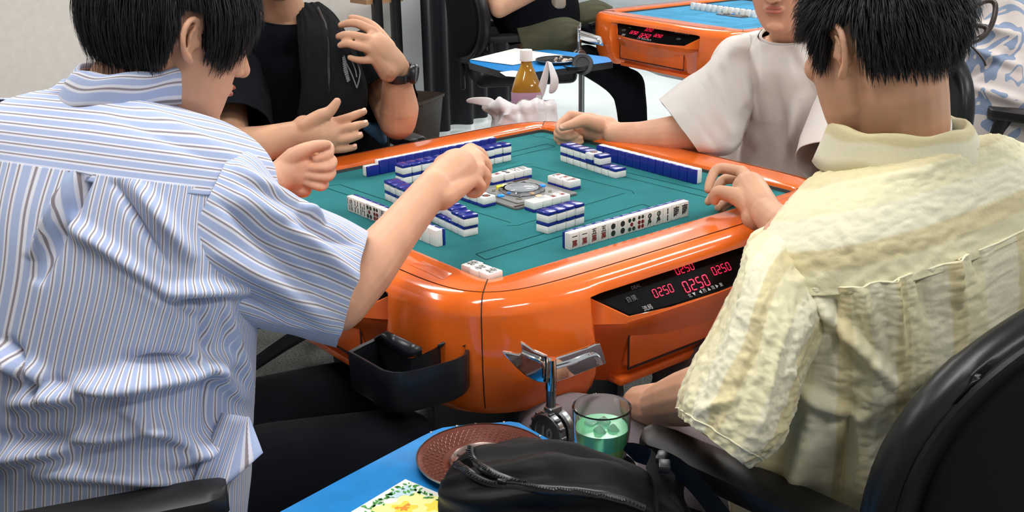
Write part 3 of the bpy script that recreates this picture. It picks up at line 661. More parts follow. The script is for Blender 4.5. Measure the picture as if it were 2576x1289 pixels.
for L_ in ([(1150,1170),(1188,1196),(1232,1218),(1280,1226),(1340,1232),(1420,1238),(1500,1246),(1570,1262),(1620,1280)], [(1192,1118),(1184,1140),(1196,1168),(1240,1192),(1284,1209),(1318,1224)]):
    zl = bagline(L_)
    if len(zl) > 3:
        B().tube(zl, .0052, 8, flat=.6).build('zipper_tape', M['zip'], bg); zt_ = bagline(L_, .0055); tb = B()
        for i in range(len(zt_)-1):
            n_ = max(1, int((zt_[i+1]-zt_[i]).length/.0026))
            for j in range(n_): tb.box(zt_[i].lerp(zt_[i+1], j/n_), (.0013,.0040,.0013), 0, (zt_[i+1]-zt_[i]).to_track_quat('X','Z').to_matrix())
        tb.build('zipper_teeth', M['zipteeth'] if 'zipteeth' in M else M.setdefault('zipteeth', mat('gunmetal zip teeth', (.035,.035,.038), .3, .6)), bg, smooth=False)['kind'] = 'stuff'
k = on_bag(1268, 1216, .006)
if k: B().box(k, (.012,.008,.006), .0015, basis(20,0)).box(k-UP*.016-FW*.004, (.007,.003,.026), .001, Matrix((RT,FW,UP)).transposed()).build('zip_pull', M['black_metal'], bg)
st = [bw_(Vector((.12,-.03,.070))), bw_(Vector((.11,.03,.090))), bw_(Vector((.10,.10,.080))), Vector((-.500,-.838,.665)), Vector((-.475,-.885,.655)), Vector((-.47,-.95,.62)), Vector((-.47,-1.02,.56)), Vector((-.50,-1.08,.48))]
B().tube(st, .019, 10, 6, flat=.10, up=(.9,.35,.3)).build('shoulder_strap', M['fabric_black'], bg)
B().box(bw_(Vector((.115,.045,.105))),(.020,.014,.010),.002,Matrix.Rotation(.8,3,'Z')).box(bw_(Vector((.105,.075,.10))),(.022,.012,.008),.002,Matrix.Rotation(.6,3,'Z')).build('buckle', M['black_plastic'], bg)
tag(bg, 'black nylon shoulder bag with open zipper lying on the near blue table', 'bag')
# ------------------------------------------------------------------ people: tools
M['skin'] = mat('skin', (.66,.36,.235), .48, sss=.25, var=.07, vs=22, bump=.12, bs=260, bd=.0008, spec=.35)
M['skin_b'] = mat('skin warm', (.56,.315,.20), .48, sss=.25, var=.07, vs=22, bump=.12, bs=260, bd=.0008, spec=.35)
M['skin_p'] = mat('skin pink palm', (.68,.33,.24), .48, sss=.25, var=.12, vs=30, bump=.15, bs=200, bd=.0008, spec=.35)
M['lip'] = mat('lips', (.50,.16,.12), .4, sss=.2); M['nail'] = mat('fingernail', (.78,.46,.36), .25)
M['hair'] = mat('black hair', (.009,.009,.011), .42, spec=.5); M['eye'] = mat('eye white', (.75,.72,.68), .2); M['iris'] = mat('dark iris', (.01,.006,.004), .1)
def remesh(b, name, m, parent, vox=.003, smooth=5):
    o = mesh('tmp', b.v, b.f, m, None, True)
    bm = bmesh.new(); bm.from_mesh(o.data); bmesh.ops.recalc_face_normals(bm, faces=bm.faces); bm.to_mesh(o.data); bm.free()
    r = o.modifiers.new('r','REMESH'); r.mode = 'VOXEL'; r.voxel_size = vox; r.use_smooth_shade = True
    s = o.modifiers.new('s','SMOOTH'); s.factor = .5; s.iterations = smooth
    me = bpy.data.meshes.new_from_object(o.evaluated_get(bpy.context.evaluated_depsgraph_get())); bpy.data.objects.remove(o)
    n = bpy.data.objects.new(name, me); link(n, parent); me.polygons.foreach_set('use_smooth', [True]*len(me.polygons)); return n
def head_at(lp, target, az, pitch, roll=0):
    R = basis(az, pitch)@Matrix.Rotation(math.radians(roll), 3, 'Y'); return R, Vector(target)-R@Vector(lp)
def head_shapes(b, R, c, ears=(-1,1), ek=1):
    T = lambda p: R@Vector(p)+c
    b.ell(T((0,-.012,.035)), (.0765,.095,.086), R, 28, 20)
    prof = [(.060,.070,.083,-.070),(.030,.0715,.088,-.065),(.0,.0705,.090,-.055),(-.030,.067,.0885,-.045),(-.055,.0625,.087,-.035),(-.078,.055,.085,-.022),(-.098,.044,.0835,-.005),(-.112,.031,.080,.015),(-.119,.016,.070,.032)]
    rings = []
    for z, w, yf, yb in prof:
        rings.append([T((w*math.copysign(abs(math.cos(a))**.86, math.cos(a)), (yf+yb)/2+(yf-yb)/2*math.copysign(abs(math.sin(a))**.86, math.sin(a)), z)) for a in [2*math.pi*j/28 for j in range(28)]])
    b.loft(rings)
    b.caps([T((0,.083,.026)), T((0,.097,-.002)), T((0,.107,-.022))], [.008,.0095,.0115], 12, 3)
    for s in (-1,1):
        b.ell(T((s*.0115,.094,-.027)), (.0085,.0105,.0075), R, 12, 8)
        b.ell(T((s*.030,.074,.034)), (.024,.014,.009), R, 14, 8)                      # brow
        b.ell(T((s*.040,.066,-.014)), (.022,.020,.020), R, 14, 10)                    # cheekbone
    b.ell(T((0,.083,-.052)), (.024,.012,.013), R, 16, 10)                             # mouth mound
    b.ell(T((0,.0915,-.0475)), (.019,.0055,.0050), R, 16, 8); b.ell(T((0,.0905,-.0575)), (.017,.0058,.0058), R, 16, 8)
    b.ell(T((0,.078,-.096)), (.020,.012,.014), R, 14, 10)
    for s in ears:                                                                    # ear: plate, rim, lobe, tragus
        E = lambda y, z, o: T((s*(.0745+o), y, -.002+(z+.002)*ek))
        b.caps([E(-.004,.022,.001),E(-.010,.028,.008),E(-.019,.026,.013),E(-.026,.014,.016),E(-.026,-.002,.0155),E(-.021,-.018,.013),E(-.012,-.029,.009),E(-.004,-.033,.004)], [.0035,.0040,.0044,.0046,.0044,.0044,.0062,.0050], 8, 3)
        b.ell(E(-.012,-.002,.0015), (.0040,.0125,.024), R@Matrix.Rotation(s*-.45, 3, 'Z'), 14, 10)
        b.caps([E(-.010,.016,.010),E(-.016,.004,.011),E(-.012,-.012,.009)], [.003,.003,.003], 8, 3)
        b.ell(E(.001,-.006,.003), (.004,.004,.007), R, 8, 6)
def head_parts(par, R, c):
    T = lambda p: R@Vector(p)+c
    for s in (-1,1):
        e = B().ell(T((s*.031,.0775,.012)), (.0125,.0095,.0065), R, 16, 10).build('eye', M['eye'], par); B().ell(T((s*.031,.0868,.012)), (.0045,.0012,.0045), R, 12, 6).build('iris', M['iris'], e)
        B().tube([T((s*(.016+.011*k),.0885-.0035*k*k*.9,.037+.003*math.sin(k*1.5))) for k in (0,.7,1.4,2.1,2.6)], [.0018,.0028,.0026,.002,.0008], 6, 3).build('eyebrow', M['hair'], par)
    B().ell(T((0,.0935,-.0480)), (.0195,.0046,.0042), R, 20, 10).ell(T((0,.0925,-.0570)), (.0175,.0052,.0050), R, 20, 10).build('lips', M['lip'], par)
def hair(par, R, c, ok, n=3200, length=lambda p: .09, lift=.010, grav=.35, wdt=.0017, stop=None, hug=0, crown=(0,-.045,.125), stiff=.0, seed=1, curl=.12, capk=1.06, seg=9):
    r_ = random.Random(seed); C0 = Vector((0,-.012,.035)); RD = Vector((.0765,.095,.086)); T = lambda p: R@p+c
    gl = R.transposed()@Vector((0,0,-1)); gl = (gl*.8+Vector((0,0,-1))*.35).normalized(); cr = Vector(crown)
    b = B(); cnt = 0
    nu, nv = 72, 40; V = []; ids = {}; F = []
    for i in range(nv):
        for j in range(nu):
            t = math.pi*(i+.01)/(nv-.98); a = 2*math.pi*j/nu; d = Vector((math.sin(t)*math.cos(a), math.sin(t)*math.sin(a), math.cos(t)))
            V.append(C0+Vector((d.x*RD.x, d.y*RD.y, d.z*RD.z))*capk)
    for i in range(nv-1):
        for j in range(nu):
            q = [i*nu+j, i*nu+(j+1)%nu, (i+1)*nu+(j+1)%nu, (i+1)*nu+j]
            if all(ok(V[k]) for k in q): F.append(q)
    b.v = [T(p) for p in V]; b.f = F
    while cnt < n:
        z = r_.uniform(-1,1); a = r_.uniform(0,2*math.pi); s = math.sqrt(1-z*z); d = Vector((s*math.cos(a), s*math.sin(a), z))
        p = C0+Vector((d.x*RD.x, d.y*RD.y, d.z*RD.z))
        if not ok(p): continue
        cnt += 1; nrm = Vector((d.x/RD.x, d.y/RD.y, d.z/RD.z)).normalized()
        away = p-cr; away -= nrm*away.dot(nrm); away = away.normalized() if away.length > 1e-5 else Vector((0,1,0))
        q = p*9; jit_ = Vector((noise.noise(q+Vector((3,1,7))), noise.noise(q+Vector((9,4,2))), noise.noise(q*1.3)))
        dr = (away*(1-stiff)+nrm*(.25+stiff)+jit_*curl*2.4).normalized(); L_ = length(p)*r_.uniform(.72,1.12); st = L_/seg; pts = [p+nrm*.001]; lf = lift*r_.uniform(.15,1.25)
        for k in range(seg):
            dr = (dr+gl*grav*(.35+k/seg)+jit_*curl*.5+Vector((r_.gauss(0,.05),r_.gauss(0,.05),r_.gauss(0,.05)))).normalized(); x = pts[-1]+dr*st
            e = x-C0; qn = math.sqrt((e.x/RD.x)**2+(e.y/RD.y)**2+(e.z/RD.z)**2); lim = 1+lf*(min(1,(k+1)/4))/.085
            if qn < lim and x.z > -.06: x = C0+e*(lim/qn); dr = (x-pts[-1]).normalized()
            elif hug and x.z > -.07: x = C0+e*((1-hug)+hug*lim/qn)
            if stop and stop(x, p):
                break
            pts.append(x)
        if len(pts) < 3: continue
        w = wdt*r_.uniform(.7,1.3); o = len(b.v); side = dr.cross(nrm).normalized() if dr.cross(nrm).length > 1e-4 else Vector((1,0,0)); m = len(pts)
        for k, x in enumerate(pts):
            ww = w*(1-(k/(m-1))**2.2)+.00012; up = nrm*ww*.7
            b.v += [T(x-side*ww), T(x+side*ww), T(x+up)]
        for k in range(m-1):
            for j in range(3): j2 = (j+1)%3; b.f.append([o+3*k+j, o+3*k+j2, o+3*k+3+j2, o+3*k+3+j])
    return mesh('hair', b.v, b.f, M['hair'], par)
def hand(b, wrist, fingers, thumb, k=1.0, wr=.024):
    """fingers: joint lists from knuckle to tip (world points)"""
    for i, f in enumerate(fingers):
        s = k*(1, 1.03, .98, .86)[i]
        b.caps([wrist[i] if isinstance(wrist, list) else wrist, f[0]], [wr*.72, .0120*s], 12, 1)
        b.caps(f, list(np.interp(np.linspace(0,1,len(f)), [0,.4,.75,1], [.0112*s,.0098*s,.0088*s,.0076*s])), 12, 4)
    for i in range(len(fingers)-1): b.caps([(fingers[i][0]+fingers[i+1][0])/2, ((wrist[i] if isinstance(wrist, list) else wrist)*.5+(fingers[i][0]+fingers[i+1][0])*.25)], [.0115*k,.016*k], 10, 1)
    if thumb: b.caps(thumb, list(np.interp(np.linspace(0,1,len(thumb)), [0,.35,.7,1], [.020*k,.0165*k,.0115*k,.0090*k])), 12, 4)
def nail(par, tip, prev, out, k=1):
    d = (tip-prev).normalized(); n = (Vector(out)-d*Vector(out).dot(d)).normalized(); x = d.cross(n); R = Matrix((x, d, n)).transposed()
    B().ell(tip+n*.0058*k+d*.001, (.0052*k,.0062*k,.0020), R, 12, 6).build('fingernail', M['nail'], par)
def pl(L): return [P(*q) for q in L]
# ---- cloth lofted round the limbs
def project(p):
    d = p-CC; z = d.dot(FW); return 1288+CF*d.dot(RT)/z, 644.5-CF*d.dot(UP)/z
def ringpx(a, b_, d, t, dd=0, n=2.3):
    """a ring whose two rims are seen at pixels a and b_ , t thick along the view"""
    A, B_ = P(*a, d-dd/2), P(*b_, d+dd/2); c = (A+B_)/2; h = (A-B_)/2; v = (c-CC).normalized(); v -= h*(v.dot(h)/h.length_squared); return (c, h, v.normalized()*t, n)
def cr1(vals, t):
    n = len(vals)-1; x = t*n; i = min(int(x), n-1); f = x-i; a, b_, c, d = vals[max(i-1,0)], vals[i], vals[i+1], vals[min(i+2,n)]
    return .5*((2*b_)+(c-a)*f+(2*a-5*b_+4*c-d)*f*f+(3*b_-a-3*c+d)*f**3)
def garment(name, keys, m, par, N=160, K=140, folds=(), amp=.004, fr=(14,6), seed=0, a0=0, a1=2*math.pi, uvswap=False, solid=.0016, crinkle=0, endcap=False, uvo=0, hem=True):
    v = []; uv = []; C_ = [k[0] for k in keys]; A_ = [k[1] for k in keys]; B_ = [k[2] for k in keys]; n_ = [k[3] for k in keys]; full = abs(a1-a0-2*math.pi) < 1e-6
    vl = 0; pc = None; rad = sum(k[1].length+k[2].length for k in keys)/len(keys)/2
    G = np.zeros((K, N+1, 3)); U = np.zeros((K, N+1, 2))
    for i in range(K):
        t = i/(K-1); c, a, b_ = cr1(C_, t), cr1(A_, t), cr1(B_, t); n = float(np.interp(t, np.linspace(0,1,len(n_)), n_))
        if pc is not None: vl += (c-pc).length
        pc = c
        for j in range(N+1):
            th = a0+(a1-a0)*j/N; cs, sn = math.cos(th), math.sin(th)
            p = c+a*math.copysign(abs(cs)**(2/n), cs)+b_*math.copysign(abs(sn)**(2/n), sn); G[i,j] = p; U[i,j] = (rad*th+uvo, vl)
    du_ = np.zeros_like(G); dv_ = np.zeros_like(G)
    du_[:,1:-1] = G[:,2:]-G[:,:-2]; du_[:,0] = G[:,1]-G[:,-2 if full else 0]; du_[:,-1] = G[:,1 if full else -1]-G[:,-2]; dv_[1:-1] = G[2:]-G[:-2]; dv_[0] = G[1]-G[0]; dv_[-1] = G[-1]-G[-2]
    nr = np.cross(du_, dv_); nr /= np.linalg.norm(nr, axis=2, keepdims=True)+1e-12
    cen = G.mean(axis=1, keepdims=True); sgn = np.sign(((G-cen)*nr).sum(axis=2).mean()); nr *= sgn
    cam_ = np.array(CC); D = G-cam_; zz = D@np.array(FW); X = 1288+CF*(D@np.array(RT))/zz; Y = 644.5-CF*(D@np.array(UP))/zz; fac = np.clip(-(nr*D).sum(axis=2)/np.linalg.norm(D, axis=2)*3, 0, 1)
    disp = np.zeros(X.shape)
    for (x0,y0,x1,y1,w,am) in folds:
        ex, ey = x1-x0, y1-y0; L2 = ex*ex+ey*ey; t = np.clip(((X-x0)*ex+(Y-y0)*ey)/L2, 0, 1); dist = np.hypot(X-x0-t*ex, Y-y0-t*ey)
        tap = np.sin(np.pi*np.clip(t*.86+.07, 0, 1))**.7; q = dist/w; disp += am*tap*np.exp(-q**2*1.2)*fac
    for i in range(K):
        for j in range(N+1):
            th = 2*math.pi*(a0+(a1-a0)*j/N)/(2*math.pi); u, w_ = U[i,j]
            q = Vector((math.cos(th)*fr[0]*.16, math.sin(th)*fr[0]*.16, w_*fr[1]+seed)); n1 = noise.noise(q); n2 = noise.noise(q*2.3+Vector((5,1,2)))
            r = (1-abs(n1)*2.2)*.8+n2*.5; disp[i,j] += amp*r
            if crinkle: q = Vector(G[i,j])*95; disp[i,j] += crinkle*noise.noise(q+Vector((seed,0,0)))+crinkle*.7*noise.noise(q*2.1)
    G2 = G+nr*disp[:,:,None]
    if full: G2[:,-1] = G2[:,0]
    idx = lambda i, j: i*(N+1)+j
    V_ = G2.reshape(-1,3); F = [[idx(i,j), idx(i,j+1), idx(i+1,j+1), idx(i+1,j)] for i in range(K-1) for j in range(N)]
    UV = U.reshape(-1,2); UV = UV[:,::-1] if uvswap else UV
    o = mesh(name, V_, F, m, par, True, uv=UV)
    if full:
        bm = bmesh.new(); bm.from_mesh(o.data); bmesh.ops.remove_doubles(bm, verts=bm.verts, dist=1e-5); bm.to_mesh(o.data); bm.free()
    s = o.modifiers.new('s','SOLIDIFY'); s.thickness = solid; s.offset = -1
    return o, G2
def seam(name, pts, r, m, par, n=6): return B().tube(pts, r, n).build(name, m, par)
def R3(c, a, b_, n=2.3): return (Vector(c), Vector(a), Vector(b_), n)
def stripes(name, cols, period, bumpy=.15, axis=0, noisy=0):
    m, nt, b = nmat(name); b.inputs['Roughness'].default_value = .8; b.inputs['Specular IOR Level'].default_value = .25; b.inputs['Sheen Weight'].default_value = .15
    uv = nd(nt, 'ShaderNodeTexCoord'); sp = nd(nt, 'ShaderNodeSeparateXYZ'); lk(nt, uv, 2, sp, 0)
    mu = nd(nt, 'ShaderNodeMath', operation='DIVIDE'); mu.inputs[1].default_value = period; lk(nt, sp, axis, mu, 0)
    fr = nd(nt, 'ShaderNodeMath', operation='FRACT'); lk(nt, mu, 0, fr, 0); cr = nd(nt, 'ShaderNodeValToRGB'); lk(nt, fr, 0, cr, 0); e = cr.color_ramp.elements
    e[0].position = cols[0][0]; e[0].color = (*cols[0][1],1); e[1].position = cols[-1][0]; e[1].color = (*cols[-1][1],1)
    for p_, c in cols[1:-1]: q = e.new(p_); q.color = (*c,1)
    lk(nt, cr, 0, b, 'Base Color')
    n = nd(nt, 'ShaderNodeTexNoise'); n.inputs['Scale'].default_value = 220; n.inputs['Detail'].default_value = 3; lk(nt, uv, 3, n, 0)
    bn = nd(nt, 'ShaderNodeBump'); bn.inputs['Strength'].default_value = bumpy; bn.inputs['Distance'].default_value = .001; lk(nt, n, 0, bn, 'Height'); lk(nt, bn, 0, b, 'Normal')
    return m
WH, BL, BR = (.72,.72,.80), (.38,.46,.68), (.27,.235,.26)
M['stripe'] = stripes('blue striped cotton', [(0,BL),(.42,BL),(.48,WH),(.62,WH),(.66,BR),(.77,BR),(.80,WH),(.92,WH),(.97,BL),(1,BL)], .0112)

def arm_rings(A, E, ts, r1, r2, n=2.2, lead=.03):
    """rings square to the upper arm from A (shoulder) to E (elbow)"""
    d = (E-A).normalized(); x = d.cross(Vector((0,0,1))).normalized(); y = x.cross(d); o = []
    for i, t in enumerate(ts):
        p = A.lerp(E, t); k = (r1[i] if isinstance(r1, (list,tuple)) else r1); q = (r2[i] if isinstance(r2, (list,tuple)) else r2); o.append((p, x*k, y*q, n))
    return o
# ------------------------------------------------------------------ the striped-shirt player
M['black_cloth'] = mat('black trousers', (.006,.007,.010), .9, spec=.15, bump=.3, bs=500, bd=.0006)
ps = empty('person', (-1.02,-.24,0), world=True); tag(ps, 'person in blue striped short-sleeved shirt reaching over the table, head bowed', 'person')
R, c = head_at((.085,-.014,-.002), P(478,98,1.40), 0, 21)
nb = P(315,262,1.50); S1 = P(545,462,1.44); E1 = P(850,765,1.64); W1 = P(1092,470,1.76)
b = B(); head_shapes(b, R, c, ek=.84); hd = R@Vector((0,-.022,-.05))+c
b.caps([R@Vector((0,-.02,-.02))+c, hd, nb, nb+Vector((-.03,0,-.08))], [.052,.054,.060,.075], 20, 3)
b.caps([Vector((-1.0,-.25,.50)), Vector((-.98,-.26,.72)), Vector((-.945,-.265,.95))], [.12,.11,.095], 24, 3, flat=1.2, up=(1,0,0))
S2 = Vector((-.975,-.095,1.0)); b.caps([S1, nb+Vector((0,0,-.06)), S2], [.05,.06,.05], 14, 3)
b.caps([S1, (S1+E1)/2, E1], [.050,.046,.040], 16, 3); b.caps([E1, E1*.72+W1*.28, E1*.4+W1*.6, W1], [.0415,.0425,.034,.0275], 18, 4)
# right hand, palm down, fingers curled over a tile
wv = pl([(1098,452,1.79),(1100,462,1.775),(1103,478,1.765),(1110,492,1.76)])
fg = [pl([(1184,378,1.88),(1212,392,1.90),(1214,432,1.915),(1196,450,1.91)]), pl([(1200,396,1.855),(1222,416,1.87),(1216,452,1.88),(1198,466,1.88)]),
      pl([(1204,424,1.835),(1222,444,1.845),(1210,474,1.85),(1194,480,1.85)]), pl([(1192,452,1.815),(1210,468,1.825),(1200,486,1.83),(1182,488,1.83)])]
hand(b, wv, fg, pl([(1120,420,1.83),(1165,400,1.91),(1196,430,1.94),(1204,458,1.94)]), 1.08, .034)
b.caps(pl([(1095,468,1.77),(1150,425,1.82)]), [.029,.034], 16, 1)
# left arm and fist
E2 = P(430,560,1.98); W2 = P(694,452,2.07)
b.caps([S2, (S2+E2)/2, E2], [.048,.044,.038], 14, 3); b.caps([E2, (E2+W2)/2, W2], [.04,.038,.029], 16, 3)
d0 = 2.10
b.caps(pl([(694,452,2.07),(752,415,d0)]), [.028,.036], 16, 1)
fg2 = [pl([(780,372,d0+.02),(824,366,d0+.005),(826,390,d0-.02),(796,401,d0-.025)]), pl([(790,402,d0+.02),(834,402,d0),(826,422,d0-.025),(786,424,d0-.025)]),
       pl([(788,428,d0+.02),(832,430,d0),(822,448,d0-.022),(776,444,d0-.022)]), pl([(776,450,d0+.015),(816,460,d0),(806,472,d0-.02),(770,462,d0-.018)])]
hand(b, P(700,448,2.085), fg2, pl([(712,428,d0-.02),(742,392,d0-.03),(786,370,d0-.03),(822,364,d0-.025)]), 1.0, .032)
b.ell(P(738,440,d0-.012), (.030,.028,.030)); b.caps([P(710,462,d0-.005), P(762,476,d0)], [.020,.017], 12, 1)
sk = remesh(b, 'body', M['skin'], ps, .0026, 5); head_parts(ps, R, c)
def okL(p):
    x, y, z = p
    if y > .055: return z > .050
    if y > .005: return z > (.000 if abs(x) > .055 else .03)
    if y > -.024: return z > .030
    return z > -.058
def hsh(p): return math.sin(p.x*913+p.y*471+p.z*1337)
def stL(x, p):
    j = hsh(p)
    if abs(x.x) > .056 and -.030 < x.y < .004 and x.z < .028: return True
    if x.y > .03: return x.z < -.034+max(0, x.y-.055)*1.35+.012*j
    if x.y > .004: return x.z < -.022+.010*j
    return x.z < -.080+.012*j or (x.z < -.052+.012*j and x.y > -.03)
hair(ps, R, c, okL, 9500, lambda p: .13 if p.y > .01 else (.12 if p.z > .02 else .06), lift=.016, grav=.30, wdt=.0013, hug=.30, stop=stL, seed=4, curl=.07, capk=1.12)
# shirt
def RVp(az): a = math.radians(az); return Vector((math.sin(a), -math.cos(a), 0)), Vector((-math.cos(a), -math.sin(a), 0))
rv, bk = RVp(24)
def TR(x, y, z, w, t, n=2.5, az=None, tl=0):
    r_, k_ = (rv, bk) if az is None else RVp(az); return (Vector((x,y,z)), r_*w, k_*t+Vector((0,0,tl)), n)
keys = [TR(-1.010,-.262,.505,.222,.180,2.3,tl=-.055), TR(-1.003,-.264,.57,.222,.175,2.3,tl=-.03), TR(-.990,-.268,.68,.220,.165,2.4), TR(-.972,-.275,.80,.220,.160,2.5), TR(-.935,-.282,.90,.222,.160,2.6,tl=.015), TR(-.925,-.275,.96,.222,.145,2.6,tl=.03), TR(-.915,-.270,1.000,.220,.130,2.7,tl=.04)]
fb = [(60,1010,560,905,30,.020),(120,960,330,1010,22,-.010),(330,905,480,905,20,-.014),(0,1160,420,1050,26,.014),(30,1100,300,1120,24,-.010),(480,880,600,1000,20,.010),(500,760,520,1100,14,-.007),(250,395,110,700,16,-.012),(225,400,95,640,12,.010),(180,560,430,760,26,.010),(240,620,480,800,18,-.008),(420,735,635,720,22,.010),(440,760,560,740,14,-.010),
      (300,1010,500,1130,24,.010),(420,1160,600,1060,26,.014),(100,1190,560,1200,22,.010),(0,880,120,960,26,.014),(40,860,110,1000,14,-.012),(560,760,625,1000,18,.008),(350,470,470,640,22,.010),(300,470,420,660,14,-.008)]
sh, G1 = garment('shirt', keys, M['stripe'], ps, N=240, K=190, folds=[(a,b_,c_,d,w*.85,m*1.9) for a,b_,c_,d,w,m in fb], amp=.0065, fr=(8,4), seed=3, solid=.002)
k0 = keys[-1]; ky = [(k0[0]+Vector((0,0,-.010)), k0[1]*1.012, k0[2]*1.015, k0[3]), TR(-.902,-.264,1.035,.212,.118,2.7,tl=.042), TR(-.892,-.260,1.062,.185,.102,2.6,tl=.04), (Vector((-.888,-.258,1.080)), rv*.142, bk*.090+Vector((0,0,.034)), 2.3), (nb+Vector((0,0,.002)), rv*.096, bk*.080+Vector((0,0,.03)), 2.1), (nb+Vector((.0,0,.018)), rv*.074, bk*.068+Vector((0,0,.026)), 2)]
garment('yoke', ky, M['stripe'], sh if False else ps, N=200, K=70, amp=.0018, fr=(8,5), seed=8, uvswap=True, folds=[(330,260,600,400,16,.004),(300,300,560,420,14,-.003)])
# right sleeve
ks = [ringpx((585,372),(432,690),1.44,.080), ringpx((645,398),(505,752),1.46,.092), ringpx((705,470),(600,792),1.50,.092), ringpx((775,512),(690,826),1.55,.090), ringpx((850,546),(775,850),1.59,.088), ringpx((922,590),(848,866),1.625,.086)]
fs = [(620,500,880,700,30,.012),(560,520,800,740,22,-.008),(600,430,760,540,18,.008),(560,640,820,800,30,.010),(700,560,880,620,16,-.007),(520,700,700,800,24,-.008),(740,530,800,560,12,.010)]
o, GS = garment('sleeve', ks, M['stripe'], ps, N=180, K=120, folds=[(a,b_,c_,d,w*.85,m*1.7) for a,b_,c_,d,w,m in fs], amp=.0045, fr=(8,7), seed=5)
M['stitch'] = mat('pale stitching', (.50,.52,.62), .8)
seam('armhole_seam', [Vector(p) for p in GS[2][::3]], .0016, M['stitch'], ps); seam('hem_seam', [Vector(p) for p in GS[-12][::3]], .0010, M['stitch'], ps)
seam('yoke_seam', [Vector(p)+Vector((0,0,.001)) for p in G1[-2][::3]], .0016, M['stitch'], ps)
# left sleeve (mostly behind)
k2 = arm_rings(S2, E2, [-.25,0,.3,.6,.85], [.05,.080,.090,.092,.090], [.05,.080,.092,.095,.092])
garment('sleeve', k2, M['stripe'], ps, N=80, K=40, amp=.004)
# collar: stand and fall
def collar(par, m, cen, rx, ry, up, h, flare, fwd, gap=.35, nm='collar', thick=.003, drop=.0, swap=True, side=None, wob=.002):
    side = side or rv; V=[]; UV=[]; n=90; rows=[(0,-.012),(.002,h*.5),(.003,h),(.006,h+.002),(.012,h-.004),(.018,h*.5),(flare,-.008-drop)]
    for i, (o_, z) in enumerate(rows):
        for j in range(n):
            a = -math.pi+gap*.5+(2*math.pi-gap)*j/(n-1); f = math.cos(a)  # a = 0 at the back
            rr = 1; d = -fwd*math.cos(a)+side*math.sin(a)
            zz = z - (.0 if i < 4 else .020*max(0,-f)*(i-3)/3); V.append(cen+(-fwd*(ry+o_)*math.cos(a)+side*(rx+o_)*math.sin(a))+up*zz-fwd*0+Vector((0,0,wob*math.sin(7*a+i))))
            UV.append((i*.011, a*rx))
    F = [[i*n+j, i*n+j+1, (i+1)*n+j+1, (i+1)*n+j] for i in range(len(rows)-1) for j in range(n-1)]
    o = mesh(nm, V, F, m, par, True, uv=UV); s = o.modifiers.new('u','SUBSURF'); s.levels = s.render_levels = 1; s = o.modifiers.new('s','SOLIDIFY'); s.thickness = thick; s.offset = 0; return o
collar(ps, M['stripe'], nb+RT*.016+Vector((-.010,-.004,.018)), .066, .068, ((hd-nb).normalized()+Vector((0,0,.5))).normalized(), .042, .024, -bk)
# trousers
hp = Vector((-1.0,-.25,.53)); kn1 = P(1010,1130,1.80); kn2 = P(900,990,2.15)
bt_ = B().caps([hp+rv*.09, (hp+rv*.10+kn1)/2+Vector((0,0,.005)), kn1], [.092,.082,.064], 20, 4).caps([kn1, kn1+Vector((.02,.06,-.2)), Vector((kn1.x+.0,kn1.y+.1,.07))], [.060,.052,.045], 16, 3)
bt_.caps([hp-rv*.09, (hp-rv*.09+kn2)/2, kn2], [.092,.082,.066], 20, 4).caps([kn2, Vector((kn2.x+.02,kn2.y+.04,.3)), Vector((kn2.x+.02,kn2.y+.06,.07))], [.062,.055,.047], 16, 3).ell(hp+Vector((-.03,0,.02)), (.14,.18,.10))
remesh(bt_, 'trousers', M['black_cloth'], ps, .007, 3)
# shirt tail lying over the thigh
tv = []; tu = []; nT = 10                                # a curved flap with its pointed corner
for i in range(nT):
    for j in range(nT):
        u_, w_ = i/(nT-1), j/(nT-1); A_ = Vector((560,1040)).lerp(Vector((628,1050)), u_); C_ = Vector((470,1250)).lerp(Vector((572,1222)), min(1,u_*1.25)) if u_ < .8 else Vector((572,1222)).lerp(Vector((662,1140)), (u_-.8)/.2)
        q = A_.lerp(C_, w_); tv.append(P(q.x, q.y, 1.455-.012*math.sin(u_*5+w_*2)-.02*w_)); tu.append((u_*.07, w_*.12))
tf = [[i*nT+j,(i+1)*nT+j,(i+1)*nT+j+1,i*nT+j+1] for i in range(nT-1) for j in range(nT-1)]
o = mesh('shirt_tail', tv, tf, M['stripe'], ps, True, uv=tu); o.modifiers.new('s','SOLIDIFY').thickness = .002
for kk, q in ((kn1, Vector((kn1.x+.04,kn1.y+.12,0))), (kn2, Vector((kn2.x+.06,kn2.y+.08,0)))):
    s_ = B().loft([[q+Vector((x*1.0, y, z)) for x, y in rrect(w, l, .03)] for z, w, l in ((0,.045,.13),(.02,.048,.132),(.05,.042,.11),(.09,.036,.06))]).build('shoe', M['black_plastic'], ps)
# ------------------------------------------------------------------ the yellow-shirt player
M['yellow'] = stripes('crinkled yellow cotton', [(0,(.68,.64,.42)),(.30,(.68,.64,.42)),(.34,(.60,.53,.31)),(.56,(.60,.53,.31)),(.60,(.70,.67,.50)),(.95,(.70,.67,.50)),(1,(.68,.64,.42))], .085, bumpy=.5)
py_ = empty('person', (-.13,-.95,0), world=True); tag(py_, 'person in pale yellow crinkled shirt seen from behind at the right, short black hair', 'person')
R, c = head_at((-.086,-.014,-.002), P(2112,128,1.36), 82, 17)
nb = P(2262,352,1.46); S1 = P(1995,615,1.40); b = B(); head_shapes(b, R, c); hd = R@Vector((0,-.02,-.05))+c
b.caps([R@Vector((0,-.02,-.02))+c, hd, nb, nb+Vector((0,0,-.08))], [.056,.058,.063,.08], 20, 3)
b.caps([Vector((-.13,-.96,.50)), Vector((-.12,-.97,.72)), Vector((-.13,-.96,.93))], [.12,.11,.095], 24, 3, flat=1.3, up=(0,1,0))
